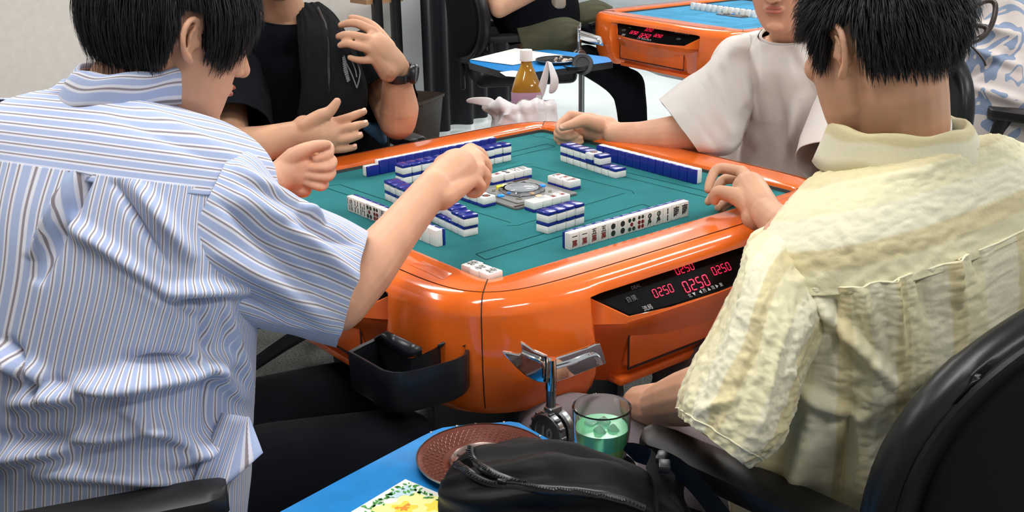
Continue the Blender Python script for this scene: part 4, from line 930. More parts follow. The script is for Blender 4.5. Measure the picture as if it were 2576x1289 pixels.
rv, bk = RVp(92); SR = Vector((.055,-.955,.955)); b.caps([S1, nb+Vector((0,0,-.07)), SR], [.042,.055,.042], 14, 3)
# right arm to the rim of the table
ER = Vector((.24,-.755,.79)); WR = P(1928,535,2.03)
b.caps([SR, (SR+ER)/2, ER], [.042,.042,.040], 14, 3); b.caps([ER, ER*.6+WR*.4, P(1990,575,1.95), WR], [.041,.042,.034,.0285], 16, 4)
wv = pl([(1915,505,2.07),(1912,520,2.06),(1905,535,2.06),(1900,548,2.06)])
fg = [pl([(1866,432,2.14),(1808,424,2.15),(1788,452,2.14),(1781,478,2.13)]), pl([(1872,452,2.17),(1822,452,2.19),(1800,480,2.17),(1782,508,2.15)]),
      pl([(1872,474,2.19),(1835,490,2.21),(1818,512,2.19),(1806,524,2.17)]), pl([(1868,496,2.20),(1840,510,2.22),(1824,522,2.20),(1814,530,2.18)])]
hand(b, wv, fg, pl([(1900,535,2.06),(1862,500,2.08),(1822,486,2.09),(1801,484,2.09),(1798,506,2.10)]), 1.0, .036)
b.caps(pl([(1925,530,2.04),(1885,475,2.11)]), [.029,.033], 16, 1)
# left arm hangs, the forearm goes forward under the table
EL = P(1800,985,1.40); WL = P(1655,1020,1.66)
b.caps([S1, (S1+EL)/2, EL], [.042,.042,.040], 14, 3); b.caps([EL, (EL+WL)/2, WL], [.041,.038,.03], 14, 3); b.caps([WL, P(1610,1015,1.74)], [.034,.028], 12, 1)
hand(b, WL, [[P(1605+i*4,1005+i*9,1.76), P(1590+i*4,1020+i*9,1.80), P(1594+i*4,1036+i*8,1.81)] for i in range(4)], None, .95)
remesh(b, 'body', M['skin_b'], py_, .0026, 3); head_parts(py_, R, c)
def okY(p):
    x, y, z = p
    if y > .05: return z > .045
    if y > .008: return z > .005
    if y > -.036: return z > .030
    return z > -.082
def stY(x, p):
    if abs(x.x) > .060 and -.036 < x.y < .006 and x.z < .022: return True
    if x.y > .006 and x.y < .05: return x.z < -.030
    return x.z < (-.108 if x.y < -.05 else -.075)+.010*hsh(p) or (x.y > .05 and x.z < .02)
hair(py_, R, c, okY, 12000, lambda p: (.055 if p.z > .0 else .030) if p.y < .05 else .08, lift=.017, grav=.20, wdt=.0010, stiff=.15, hug=.12, stop=stY, seed=9, curl=.13, capk=1.10, seg=6)
keys = [TR(-.135,-.965,.44,.240,.165,2.4,92), TR(-.135,-.965,.56,.245,.160,2.4,92), TR(-.13,-.970,.68,.250,.150,2.5,92), TR(-.128,-.970,.79,.255,.142,2.6,92,.01), TR(-.127,-.968,.865,.260,.132,2.7,92,.02), TR(-.127,-.965,.905,.263,.125,2.8,92,.028)]
fy = [(2230,640,2260,900,12,.010),(2300,620,2330,800,14,-.008),(2380,600,2400,760,14,.010),(2150,680,2200,860,14,.009),(2020,780,1990,960,18,-.010),(2060,760,2240,960,18,.012),(2000,960,2160,1060,16,.009),(1960,1020,1900,1280,26,.014),(2060,1000,2000,1289,28,.014),(2150,980,2110,1270,24,-.012),(1900,1100,1860,1230,14,-.008),(2190,900,2200,1000,16,.006),(2440,590,2460,700,10,-.007),(2100,720,2110,900,10,-.006)]
sh, G1 = garment('shirt', keys, M['yellow'], py_, N=260, K=200, folds=[(a,b_,c_,d,w,m*1.6) for a,b_,c_,d,w,m in fy], amp=.006, fr=(12,9), seed=13, solid=.002, crinkle=.0022)
k0 = keys[-1]; ky = [(k0[0]+Vector((0,0,-.010)), k0[1]*1.014, k0[2]*1.025, k0[3]), TR(-.127,-.960,.935,.262,.116,2.8,92,.032), TR(-.127,-.957,.960,.248,.106,2.7,92,.034), TR(-.13,-.955,.988,.215,.094,2.5,92,.032), (Vector((-.135,-.952,1.010)), rv*.160, bk*.088+Vector((0,0,.03)), 2.3), (nb+Vector((0,0,-.022)), rv*.105, bk*.080+Vector((0,0,.022)), 2.1), (nb+Vector((0,0,-.004)), rv*.076, bk*.068+Vector((0,0,.02)), 2)]
o, G2 = garment('yoke', ky, M['yellow'], py_, N=220, K=110, amp=.002, fr=(14,8), seed=21, crinkle=.0018, uvswap=True, folds=[(2110,560,2160,660,10,.005),(2080,480,2330,430,10,.003)])
M['stitch_y'] = mat('cream seam', (.74,.70,.50), .8)
seam('yoke_seam', [Vector(p)+Vector((0,-.001,0)) for p in G1[-2][::3]], .0014, M['stitch_y'], py_)
ks = [ringpx((1955,565),(2098,750),1.41,.078), ringpx((1890,605),(2070,832),1.385,.092), ringpx((1862,690),(2020,930),1.355,.090), ringpx((1820,800),(2000,980),1.35,.090), ringpx((1760,900),(1975,1050),1.345,.088), ringpx((1718,1000),(1940,1120),1.34,.084), ringpx((1716,1052),(1868,1166),1.34,.078)]
fz = [(1900,700,1800,1000,14,.006),(1950,720,1850,1060,14,-.005),(1980,800,1900,1100,14,.007),(1860,1000,1760,1040,14,.008),(1900,620,2000,700,12,-.005)]
o, GS = garment('sleeve', ks, M['yellow'], py_, N=200, K=150, folds=fz, amp=.004, fr=(12,12), seed=31, crinkle=.0022)
seam('armhole_seam', [Vector(p) for p in GS[3][::3]], .0014, M['stitch_y'], py_); seam('hem_seam', [Vector(p) for p in GS[-14][::3]], .0012, M['stitch_y'], py_)
k2 = [R3(SR+Vector((.0,0,-.02)), (0,.0,.070), (0,.07,0)), R3(SR*.7+ER*.3, (-.03,-.03,.075), (-.05,.06,.0)), R3(SR*.4+ER*.6, (-.03,-.04,.07), (-.06,.05,0)), R3(SR*.15+ER*.85, (-.03,-.04,.07), (-.06,.05,0))]
garment('sleeve', k2, M['yellow'], py_, N=90, K=60, amp=.004, crinkle=.002)
collar(py_, M['yellow'], nb+Vector((0,0,-.006)), .078, .075, (hd-nb).normalized(), .036, .034, drop=.012, fwd=-bk, side=rv, wob=.0025)
B().lathe([(.068,-.02),(.066,.012),(.064,.014),(.062,.010)], nb+Vector((.0,.004,.008)), (hd-nb).to_track_quat('Z','Y').to_matrix(), 48).build('undershirt', mat('white undershirt', (.78,.78,.80), .8), py_, smooth=True)
hp = Vector((-.13,-.93,.52)); M['mauve'] = mat('grey mauve trousers', (.20,.165,.18), .85, var=.05, bump=.3, bs=400)
kl = P(1400,1085,1.86); kr = Vector((.02,-.46,.50))
bt_ = B().caps([hp+Vector((-.09,0,0)), (hp+Vector((-.09,0,0))+kl)/2, kl], [.092,.084,.068], 20, 4).caps([kl, Vector((kl.x,kl.y+.05,.3)), Vector((kl.x-.01,kl.y+.02,.08))], [.064,.055,.047], 16, 3)
bt_.caps([hp+Vector((.09,0,0)), (hp+Vector((.09,0,0))+kr)/2, kr], [.092,.084,.066], 20, 4).caps([kr, Vector((kr.x,kr.y+.05,.3)), Vector((kr.x,kr.y+.02,.08))], [.062,.055,.047], 16, 3).ell(hp+Vector((0,-.02,.02)), (.18,.14,.10))
remesh(bt_, 'trousers', M['mauve'], py_, .007, 3)
for q in (kl, kr): B().loft([[Vector((q.x+x, q.y+.06+y, z)) for x, y in rrect(w, l, .03)] for z, w, l in ((0,.045,.13),(.02,.048,.132),(.05,.042,.11),(.09,.036,.06))]).build('shoe', M['black_plastic'], py_)
# ------------------------------------------------------------------ the white T-shirt player
pw = empty('person', (.93,.03,0), world=True); tag(pw, 'person in off-white T-shirt resting a fist on the far right rim', 'person')
R, c = head_at((0,.082,-.119), P(1950,92,2.52), 203, 14)
nb = P(1998,80,2.70); rv, bk = RVp(186); b = B(); head_shapes(b, R, c); hd = R@Vector((0,-.02,-.05))+c
b.caps([R@Vector((0,-.02,-.02))+c, hd, nb, nb+Vector((.0,0,-.08))], [.052,.054,.058,.075], 20, 3)
b.caps([nb+Vector((.14,.03,-.5)), nb+Vector((.11,.02,-.3)), nb+Vector((.05,0,-.13))], [.11,.10,.08], 24, 3, flat=1.25, up=(1,0,0))
SR = P(1862,165,2.80); SL = P(2170,215,2.60); b.caps([SR, nb+Vector((0,0,-.06)), SL], [.045,.06,.045], 14, 3)
EW = P(1745,335,2.62); WW = P(1545,338,2.70)
b.caps([SR, (SR+EW)/2, EW], [.047,.044,.042], 14, 3); b.caps([EW, P(1690,338,2.64), P(1610,342,2.68), WW], [.044,.043,.034,.028], 18, 4)
d1 = 2.73; wv = pl([(1530,318,d1),(1528,330,d1),(1526,342,d1),(1522,352,d1+.01)])
fg = [pl([(1436,290,d1),(1405,318,d1-.01),(1420,336,d1-.03),(1438,332,d1-.035)]), pl([(1430,304,d1+.02),(1402,335,d1),(1426,345,d1-.03),(1450,339,d1-.035)]),
      pl([(1434,320,d1+.03),(1401,347,d1+.01),(1430,353,d1-.02),(1460,347,d1-.03)]), pl([(1444,336,d1+.03),(1407,361,d1+.01),(1436,365,d1-.02),(1463,357,d1-.025)])]
hand(b, wv, fg, pl([(1504,314,d1-.03),(1470,304,d1-.05),(1440,313,d1-.062),(1414,321,d1-.062)]), 1.0, .034)
b.caps(pl([(1545,336,d1),(1480,318,d1)]), [.031,.034], 16, 1)
seam('neckband', [nb+rv*.081*math.cos(a)+bk*.073*math.sin(a)+Vector((0,0,.020*math.sin(a)-.002)) for a in np.linspace(0,2*math.pi,40)], .004, M.setdefault('tee_rib', mat('off-white rib', (.62,.58,.55), .85)), pw)
ELw = P(2110,440,2.50); b.caps([SL, ELw, P(2020,520,2.45)], [.045,.04,.03], 14, 3)
remesh(b, 'body', M['skin'], pw, .0028, 3); head_parts(pw, R, c)
nail(pw, P(1416,321,d1-.062), P(1440,313,d1-.062), -FW+UP*.3, 1.15)
hair(pw, R, c, okY, 2600, lambda p: .09, lift=.02, grav=.2, wdt=.002, stop=stY, seed=12)
M['white_shirt'] = mat('off-white jersey', (.64,.60,.565), .85, bump=.25, bs=700, bd=.0005, sheen=.2)
o3 = lambda dx, dy, dz, w, t, n, tl=0: TR(nb.x+dx, nb.y+dy, nb.z+dz, w, t, n, 186, tl)
keys = [o3(.14,.03,-.54,.235,.170,2.3), o3(.13,.03,-.42,.232,.165,2.3), o3(.11,.02,-.30,.230,.155,2.4), o3(.07,.01,-.19,.228,.145,2.5,.01), o3(.045,.005,-.12,.232,.132,2.6,.02), o3(.025,0,-.07,.226,.118,2.7,.02), o3(.01,0,-.038,.190,.100,2.4,.02), (nb+Vector((0,0,-.02)), rv*.104, bk*.085+Vector((0,0,.02)), 2.1), (nb+Vector((-.005,0,-.004)), rv*.082, bk*.073+Vector((0,0,.02)), 2)]
fw_ = [(1900,250,1870,420,14,.012),(1950,200,1990,440,18,-.012),(2020,250,1960,460,16,.014),(2080,300,2030,460,14,.012),(1860,200,1900,330,12,-.010),(1990,130,2080,300,14,-.010),(2100,360,2060,440,10,-.008),(1920,120,1930,300,12,.008)]
garment('shirt', keys, M['white_shirt'], pw, N=200, K=170, folds=[(a,b_,c_,d,w,m*1.6) for a,b_,c_,d,w,m in fw_], amp=.006, fr=(7,4), seed=17)
ks = [ringpx((1885,88),(1900,270),2.79,.080), ringpx((1838,104),(1875,325),2.74,.095), ringpx((1778,165),(1852,372),2.68,.10), ringpx((1715,205),(1808,390),2.63,.095), ringpx((1660,252),(1762,388),2.61,.085)]
garment('sleeve', ks, M['white_shirt'], pw, N=150, K=90, folds=[(1740,200,1830,330,14,.012),(1780,170,1860,300,12,-.010),(1820,140,1880,260,12,.010),(1730,260,1800,370,12,-.006)], amp=.005, fr=(7,6), seed=19)
k2 = arm_rings(SL, ELw, [-.25,0,.3,.6,.92], [.045,.078,.092,.096,.096], [.045,.078,.092,.096,.096])
o, GG = garment('sleeve', k2, M['white_shirt'], pw, N=90, K=50, amp=.005, fr=(7,6), seed=23)
M['brown_ribbed'] = stripes('dark brown corduroy', [(0,(.055,.040,.040)),(.4,(.055,.040,.040)),(.6,(.020,.015,.015)),(1,(.055,.040,.040))], .02)
hp = Vector((.90,.02,.53))
for s_, kn in ((-1, Vector((.30,-.20,.50))), (1, Vector((.36,.16,.50)))):
    h_ = hp-rv*s_*.09 if False else hp+Vector((0,.09*s_,0)); o, g_ = garment('trouser_leg', [R3(h_,(0,.09,0),(0,0,.08)), R3((h_+kn)/2,(0,.082,0),(0,0,.075)), R3(kn,(0,.066,0),(-.02,0,.066)), R3(kn+Vector((-.02,0,-.10)),(0,.062,0),(-.062,0,.01)), R3(kn+Vector((.02,0,-.40)),(0,.055,0),(-.055,0,0))], M['brown_ribbed'], pw, N=60, K=60, amp=.004)
    B().loft([[Vector((kn.x-.04+x, kn.y+y, z)) for x, y in rrect(l, w, .03)] for z, w, l in ((0,.045,.13),(.02,.048,.132),(.05,.042,.11),(.09,.036,.06))]).build('shoe', M['black_plastic'], pw)
# ------------------------------------------------------------------ the black T-shirt player
pb = empty('person', (.05,.95,0), world=True); tag(pb, 'person in black T-shirt with a black watch, both hands raised over the table', 'person')
R, c = head_at((0,.082,-.119), P(716,6,2.66), 276, 6)
nb = P(714,36,2.80); rv, bk = RVp(262); b = B(); head_shapes(b, R, c); hd = R@Vector((0,-.02,-.05))+c
b.caps([R@Vector((0,-.02,-.02))+c, hd, nb, nb+Vector((0,0,-.08))], [.052,.054,.058,.075], 20, 3)
b.caps([Vector((.03,.95,.50)), Vector((0,.90,.72)), Vector((-.06,.84,.90))], [.12,.11,.095], 24, 3, flat=1.3, up=(0,1,0))
SL = P(935,150,2.92); SR = P(565,170,2.72); b.caps([SL, nb+Vector((0,0,-.095)), SR], [.042,.045,.042], 14, 3)
EL = P(1000,305,2.76); WL = P(1000,172,2.66)
b.caps([SL, (SL+EL)/2, EL], [.052,.050,.046], 14, 3); b.caps([EL, P(1004,270,2.74), P(1000,220,2.70), WL], [.046,.048,.038,.030], 18, 4)
d2 = 2.62
wv = pl([(985,148,d2+.02),(982,160,d2+.01),(980,172,d2+.01),(976,180,d2+.02)])
fg = [pl([(938,78,d2),(900,60,d2-.01),(878,58,d2-.015),(858,63,d2-.01)]), pl([(932,100,d2-.015),(890,90,d2-.03),(868,88,d2-.035),(852,92,d2-.03)]),
      pl([(932,124,d2-.02),(895,115,d2-.04),(872,110,d2-.04),(856,114,d2-.035)]), pl([(940,150,d2-.01),(914,152,d2-.02),(896,150,d2-.025),(880,145,d2-.02)])]
hand(b, wv, fg, pl([(975,120,d2+.04),(940,75,d2+.05),(912,55,d2+.05),(884,46,d2+.04)]), 1.05, .036)
b.caps(pl([(990,160,d2+.02),(950,120,d2)]), [.032,.035], 16, 1)
ERb = P(580,372,2.46); WRb = P(755,338,2.50); d3 = 2.50
b.caps([SR, (SR+ERb)/2, ERb], [.042,.044,.044], 14, 3); b.caps([ERb, P(640,368,2.47), P(700,352,2.49), WRb], [.044,.044,.036,.031], 18, 4)
wv = pl([(765,320,d3),(765,333,d3),(765,346,d3),(765,358,d3+.01)])
fg = [pl([(842,308,d3),(878,296,d3-.01),(900,287,d3-.01),(916,281,d3-.01)]), pl([(846,332,d3-.01),(880,322,d3-.02),(902,315,d3-.02),(919,311,d3-.02)]),
      pl([(842,356,d3-.01),(874,350,d3-.02),(892,345,d3-.02),(906,341,d3-.02)]), pl([(832,376,d3),(858,376,d3-.01),(876,374,d3-.01),(892,371,d3-.01)])]
hand(b, wv, fg, pl([(770,318,d3-.02),(806,294,d3-.03),(830,280,d3-.03),(848,256,d3-.03)]), 1.05, .038)
b.caps(pl([(760,338,d3),(820,340,d3-.005)]), [.034,.037], 16, 1)
remesh(b, 'body', M['skin_b'], pb, .0032, 4); head_parts(pb, R, c)
hair(pb, R, c, okY, 1800, lambda p: .06, lift=.02, grav=.2, wdt=.0022, stop=stY, seed=15)
for tp, pv_ in ((fg[0][-1],fg[0][-2]),(fg[1][-1],fg[1][-2]),(fg[2][-1],fg[2][-2]),(fg[3][-1],fg[3][-2])): nail(pb, tp, pv_, -FW+UP*.9, 1.0)
M['black_tee'] = mat('black jersey', (.0035,.0042,.006), .95, spec=.08, bump=.25, bs=600, bd=.0005)
keys = [TR(.02,.95,.46,.235,.175,2.3,262), TR(.01,.94,.58,.235,.172,2.3,262), TR(-.01,.92,.70,.235,.165,2.4,262), TR(-.04,.885,.80,.235,.155,2.5,262,.01), TR(-.06,.86,.88,.232,.140,2.6,262,.02), TR(-.075,.845,.935,.215,.12,2.5,262,.02), (Vector((-.085,.838,.972)), rv*.170, bk*.098+Vector((0,0,.02)), 2.3), (nb+Vector((0,0,-.022)), rv*.110, bk*.090+Vector((0,0,.022)), 2.1), (nb+Vector((0,0,-.004)), rv*.082, bk*.074+Vector((0,0,.02)), 2)]
garment('shirt', keys, M['black_tee'], pb, N=180, K=150, amp=.005, fr=(7,4), seed=27, folds=[(640,120,700,300,16,.010),(600,250,720,330,14,.010),(690,80,740,200,12,.006)])
garment('sleeve', arm_rings(SL, EL, [-.25,.0,.3,.5,.68], [.045,.072,.074,.072,.070], [.045,.072,.076,.076,.074]), M['black_tee'], pb, N=90, K=60, amp=.005)
garment('sleeve', arm_rings(SR, ERb, [-.25,.0,.3,.6,.90], [.045,.078,.090,.094,.090], [.045,.078,.090,.094,.090]), M['black_tee'], pb, N=90, K=60, amp=.005)
seam('neckband', [nb+rv*.080*math.cos(a)+bk*.073*math.sin(a)+Vector((0,0,.020*math.sin(a)-.002)) for a in np.linspace(0,2*math.pi,40)], .005, M['black_tee'], pb)
# watch
t = B(); wd = (WL-EL).normalized(); wc = P(1000,180,2.665); q = (WL-P(1000,220,2.70)).to_track_quat('Z','Y').to_matrix()
wb = B().lathe([(.034,-.011),(.037,-.011),(.0375,0),(.037,.011),(.034,.011),(.034,-.011)], wc, q, 40).build('wristwatch', M['black_plastic'], pb)
wn = (RT*.93-FW*.30+UP*.1).normalized(); wn = (wn-wd*wn.dot(wd)).normalized(); qq = wn.to_track_quat('Z','Y').to_matrix()
B().lathe([(.0001,-.004),(.022,-.004),(.024,.002),(.024,.008),(.021,.012),(.0175,.012),(.017,.010),(.0001,.010)], wc+wn*.036, qq, 16).build('watch_case', M['black_plastic'], wb)
sg = B()
for j in range(10): a = 2*math.pi*j/22-1.2; u_ = (q@Vector((math.cos(a),math.sin(a),0))); sg.box(wc+u_*.0375, (.004,.006,.020), .001, Matrix((u_, wd.cross(u_), wd)).transposed())
sg.build('strap_links', M['black_plastic'], wb)['kind'] = 'stuff'
for a in (.6,2.2,-.9): B().cyl(wc+wn*.040+qq@Vector((.023*math.cos(a),.023*math.sin(a),0)), wc+wn*.040+qq@Vector((.0275*math.cos(a),.0275*math.sin(a),0)), .0028).build('watch_button', M['steel'], wb)
hp = Vector((.03,.95,.53)); bt_ = B()
for s_, kn in ((-1,Vector((-.12,.50,.50))),(1,Vector((.16,.50,.50)))):
    h_ = hp+Vector((.09*s_,0,0)); bt_.caps([h_, (h_+kn)/2, kn],[.095,.085,.068],18,3).caps([kn, kn+Vector((0,.03,-.2)), kn+Vector((0,0,-.42))],[.064,.055,.048],14,3)
    B().loft([[Vector((kn.x+x, kn.y-.04+y, z)) for x, y in rrect(w, l, .03)] for z, w, l in ((0,.045,.13),(.02,.048,.132),(.05,.042,.11),(.09,.036,.06))]).build('shoe', M['black_plastic'], pb)
bt_.ell(hp+Vector((0,.02,.02)),(.18,.14,.10)); remesh(bt_, 'trousers', M['black_cloth'], pb, .008, 3)
# sling bag across his chest
sb_ = empty('sling_bag', (.0,.70,.85), world=True)
def bagring(pc, w, d, t, n=3): c_ = P(*pc, d); return (c_, RT*w, -FW*t, n)
M['canvas'] = mat('charcoal canvas', (.009,.0095,.0105), .95, spec=.1, bump=.4, bs=900, bd=.0004)
o, gg = garment('bag_panel', [ringpx((742,8),(800,6),2.810,.012), ringpx((748,40),(838,34),2.770,.030), ringpx((752,90),(868,80),2.710,.050), ringpx((756,150),(900,150),2.680,.055), ringpx((760,220),(922,225),2.670,.055), ringpx((752,285),(916,290),2.680,.050), ringpx((752,318),(905,330),2.700,.03)], M['canvas'], sb_, N=120, K=90, amp=.003, folds=[(822,40,838,300,5,-.006),(812,40,828,300,4,.004),(752,285,800,320,10,.008)])
seam('bag_zip', [P(x,y,d)-FW*.002 for x, y, d in ((800,20,2.765),(818,60,2.700),(826,110,2.645),(828,170,2.622),(826,230,2.618),(820,290,2.630))], .0035, M['zip'], sb_)
M['crest'] = mat('grey embroidered thread', (.13,.14,.15), .6)
cb = B(); ctr = (884,178)
for k in range(14):
    y = 145+k*5; a = P(868+k*1.1, y, 2.617); e_ = P(868+k*1.1-9+abs(k-6)*.6, y+3+k*.3, 2.617)
    if k < 12: cb.tube([a-FW*.004, e_-FW*.003], .0028, 6)
cb.build('crest_leaves', M['crest'], sb_)['kind'] = 'stuff'
for pts_ in ([(866,140),(872,160),(882,180),(892,205),(898,222)], [(898,222),(904,200),(906,180),(900,160)], [(884,150),(894,175),(898,195)]):
    B().tube([P(x,y,2.617)-FW*.003 for x, y in pts_], .0016, 6, 4).build('crest_ribbon', M['crest'], sb_)
tag(sb_, 'charcoal canvas sling bag with grey crest worn across the black T-shirt', 'sling bag')
# ------------------------------------------------------------------ behind the players
TM0 = Matrix.Translation((2.506,1.525,0))@Matrix.Rotation(math.radians(-4.7),4,'Z')@Matrix.Rotation(-math.pi/2,4,'Z')
def copy_thing(src, Mx, lab, cat, group=None):
    c_ = clone(src); c_.matrix_world = Mx@src.matrix_world; tag(c_, lab, cat, group); return c_
src = next(o for o in bpy.data.objects if o.name == 'drinks_tray'); bpy.context.view_layer.update()
tr2 = copy_thing(src, TM0, 'black plastic tray on the left corner of the far mahjong table', 'tray'); st2 = copy_thing(bt, TM0, 'small blue-topped side table at the far table, with papers on it', 'side table', 'blue side tables')
M['dark_metal'] = mat('dark ashtray metal', (.05,.05,.052), .35, .6)
sh_ = Vector((-.14,-.41,0)); loc = (st2.matrix_world@bt.matrix_world.inverted()).to_3x3().inverted()@sh_
for ch in st2.children:
    if ch.name.split('.')[0] in ('table_top','table_rim','rim_screws','cup_holder'): ch.location = Vector(ch.location)+loc
    if ch.name.split('.')[0] in ('swing_arm',): bpy.data.objects.remove(ch)
kp = P(1463,163,4.96); B().cyl((kp.x,kp.y,.02),(kp.x,kp.y,.54),.013).build('support_pole', M['steel'], st2).matrix_parent_inverse = st2.matrix_world.inverted()
B().cyl((kp.x,kp.y,.0),(kp.x,kp.y,.02),.14).build('pole_base', M['black_plastic'], st2).matrix_parent_inverse = st2.matrix_world.inverted()
q_ = (-FW+Vector((0,0,.1))).normalized().to_track_quat('Z','Y').to_matrix()
B().lathe([(.0001,0),(.040,0),(.044,.004),(.044,.012),(.040,.016),(.028,.017),(.027,.013),(.0001,.013)], P(1465,163,4.6), q_, 24).build('front_clamp', M['dark_metal'], st2).matrix_parent_inverse = st2.matrix_world.inverted()
a_, b_ = PZ(1400,175,.585), PZ(1462,168,.585); B().tube([PZ(1260,185,.56), PZ(1380,185,.55), PZ(1450,172,.56), P(1465,163,4.62)], .012, 8, 4).build('clamp_arm', M['steel'], st2).matrix_parent_inverse = st2.matrix_world.inverted()
# papers and ashtray on it
pp = [PZ(1183,150,.603), PZ(1297,122,.603), PZ(1418,140,.603), PZ(1290,164,.603)]
o = mesh('paper_sheet', pp, [[0,1,2,3]], mat('score paper', (.80,.80,.80), .7), None, False); o.modifiers.new('s','SOLIDIFY').thickness = .001; tag(o, 'white sheet of paper overhanging the far blue side table', 'paper')
lnb = B()
for k in range(9):
    t0 = (k+1)/10; A_ = pp[0].lerp(pp[3], t0).lerp(pp[1].lerp(pp[2], t0), .08); B__ = pp[0].lerp(pp[3], t0).lerp(pp[1].lerp(pp[2], t0), .9); n = (pp[3]-pp[0]).normalized()*.0012; z_ = Vector((0,0,.0008)); lnb.add([A_-n+z_, B__-n+z_, B__+n+z_, A_+n+z_], [[0,1,2,3]])
c_ = lnb.build('printed_lines', mat('pale print', (.45,.45,.47), .7), o, smooth=False); c_['kind'] = 'stuff'
pp = [PZ(1257,182,.602), PZ(1290,178,.602), PZ(1318,182,.602), PZ(1296,194,.602), PZ(1272,192,.602)]
o = mesh('card', pp, [[0,1,2,3,4]], mat('cream card', (.80,.78,.70), .7), None, False); o.modifiers.new('s','SOLIDIFY').thickness = .001; tag(o, 'small cream card with faint print lying on the far blue side table', 'card')
ac = PZ(1400,158,.6005); t = empty('ashtray', (ac.x,ac.y,.6005))
B().lathe([(.05,0),(.078,.004),(.086,.014),(.082,.015),(.072,.008),(.05,.004),(.0001,.003)], n=40).build('dish', M['dark_metal'], t); B().lathe([(.080,.0155),(.086,.0165),(.0875,.0155),(.086,.013)], n=40).build('rim', M['steel'], t)
sc_ = B(); random.seed(5)
for k in range(9): sc_.box((random.uniform(-.05,.05),random.uniform(-.04,.04),.010),(.018,.010,.008),.002,Euler((random.random(),random.random(),random.random()*3)).to_matrix())
sc_.build('ash_scraps', mat('pale scraps', (.62,.52,.46), .7), t)['kind'] = 'stuff'; tag(t, 'dark metal ashtray with scraps on the far blue side table', 'ashtray')
# white carrier bag with a tea bottle, on a low stand behind the far corner
t = empty('plant_stand', (.535,.655,0)); t.name = 'low_stand'
B().lathe([(.0001,.585),(.12,.585),(.125,.590),(.125,.600),(.12,.605),(.0001,.605)], n=32).build('stand_top', M['black_plastic'], t); B().cyl((0,0,.02),(0,0,.585),.02).build('stand_post', M['steel'], t); B().lathe([(.0001,.02),(.12,.02),(.13,0),(.0001,0)], n=32).build('stand_foot', M['black_plastic'], t)
tag(t, 'low round black stand behind the far corner of the near table, under the carrier bag', 'stand')
M['poly'] = mat('white polythene', (.80,.78,.80), .38, trans=.12, sss=.0, bump=.3, bs=40, bd=.004)
t = empty('carrier_bag', (.47,.58,.605), world=True)
def bagring2(L_, R_, d, tk): return ringpx(L_, R_, d, tk)
fo = [(1290,300,1240,240,10,.012),(1330,330,1290,240,8,-.010),(1350,320,1345,230,9,.012),(1300,330,1320,250,7,.010),(1380,320,1370,240,8,-.008),(1260,320,1290,270,8,.010),(1240,330,1260,280,8,-.010),(1310,240,1370,230,8,.010),(1200,270,1280,262,7,.010)]
garment('bag_body', [ringpx((1246,404),(1395,404),3.14,.055), ringpx((1230,394),(1403,392),3.14,.075), ringpx((1226,362),(1402,358),3.14,.083), ringpx((1236,320),(1398,318),3.14,.080), ringpx((1238,290),(1396,290),3.14,.076), ringpx((1218,272),(1394,266),3.13,.066), ringpx((1246,262),(1388,252),3.13,.054)], M['poly'], t, N=130, K=100, amp=.007, fr=(12,5), seed=41, solid=.0008, folds=fo, crinkle=.0012)
def strip(name, L_, w, th=.002):
    b = B(); rows = []
    for (x, y, d), (wx, wy) in L_: rows.append([P(x-wx,y-wy,d), P(x+wx,y+wy,d+.012), P(x+wx,y+wy,d+.016), P(x-wx,y-wy,d+.004)])
    b.loft(rows); o = b.build(name, M['poly'], t, smooth=True); s = o.modifiers.new('s','SUBSURF'); s.levels = s.render_levels = 2; return o
strip('bag_handle', [((1352,255,3.11),(12,4)), ((1366,215,3.10),(11,4)), ((1375,175,3.09),(7,2)), ((1381,145,3.09),(4,2)), ((1388,175,3.09),(7,-2)), ((1398,205,3.09),(12,-3)), ((1388,238,3.11),(14,-4))], 10)
strip('bag_handle', [((1250,258,3.09),(6,14)), ((1215,256,3.07),(6,13)), ((1185,253,3.06),(4,8)), ((1172,256,3.06),(2,4))], 10)
tag(t, 'crumpled white plastic carrier bag standing behind the far corner of the table', 'carrier bag')
# bottle
bp_ = P(1325,240,3.14); t = empty('tea_bottle', (bp_.x,bp_.y,.682), math.radians(20)); M['tea'] = mat('amber tea', (.62,.30,.03), .08, trans=.55, ior=1.33, coat=.5); M['lilac'] = mat('lilac label', (.50,.29,.42), .4); M['cream'] = mat('cream label', (.80,.74,.62), .4)
def sqr(r, z, n=40, k=3.4): return [Vector((r*math.copysign(abs(math.cos(a))**(2/k), math.cos(a)), r*math.copysign(abs(math.sin(a))**(2/k), math.sin(a)), z)) for a in [2*math.pi*j/n for j in range(n)]]
B().loft([sqr(.036,-.085), sqr(.040,-.08), sqr(.0425,0), sqr(.0425,.098), sqr(.041,.112), sqr(.034,.134,k=2.8), sqr(.024,.158,k=2.3), sqr(.0165,.176,k=2), sqr(.0145,.186,k=2), sqr(.0145,.192,k=2)]).build('bottle_body', M['tea'], t, smooth=True)
B().loft([sqr(.0431,.0), sqr(.0434,.005), sqr(.0434,.100), sqr(.0425,.106)], cap=False).build('label_wrap', M['lilac'], t, smooth=True)
B().lathe([(.0001,.218),(.0160,.218),(.0172,.216),(.0175,.196),(.0180,.193),(.0180,.188),(.0150,.187)], n=28).build('bottle_cap', mat('white cap', (.82,.80,.78), .4), t)
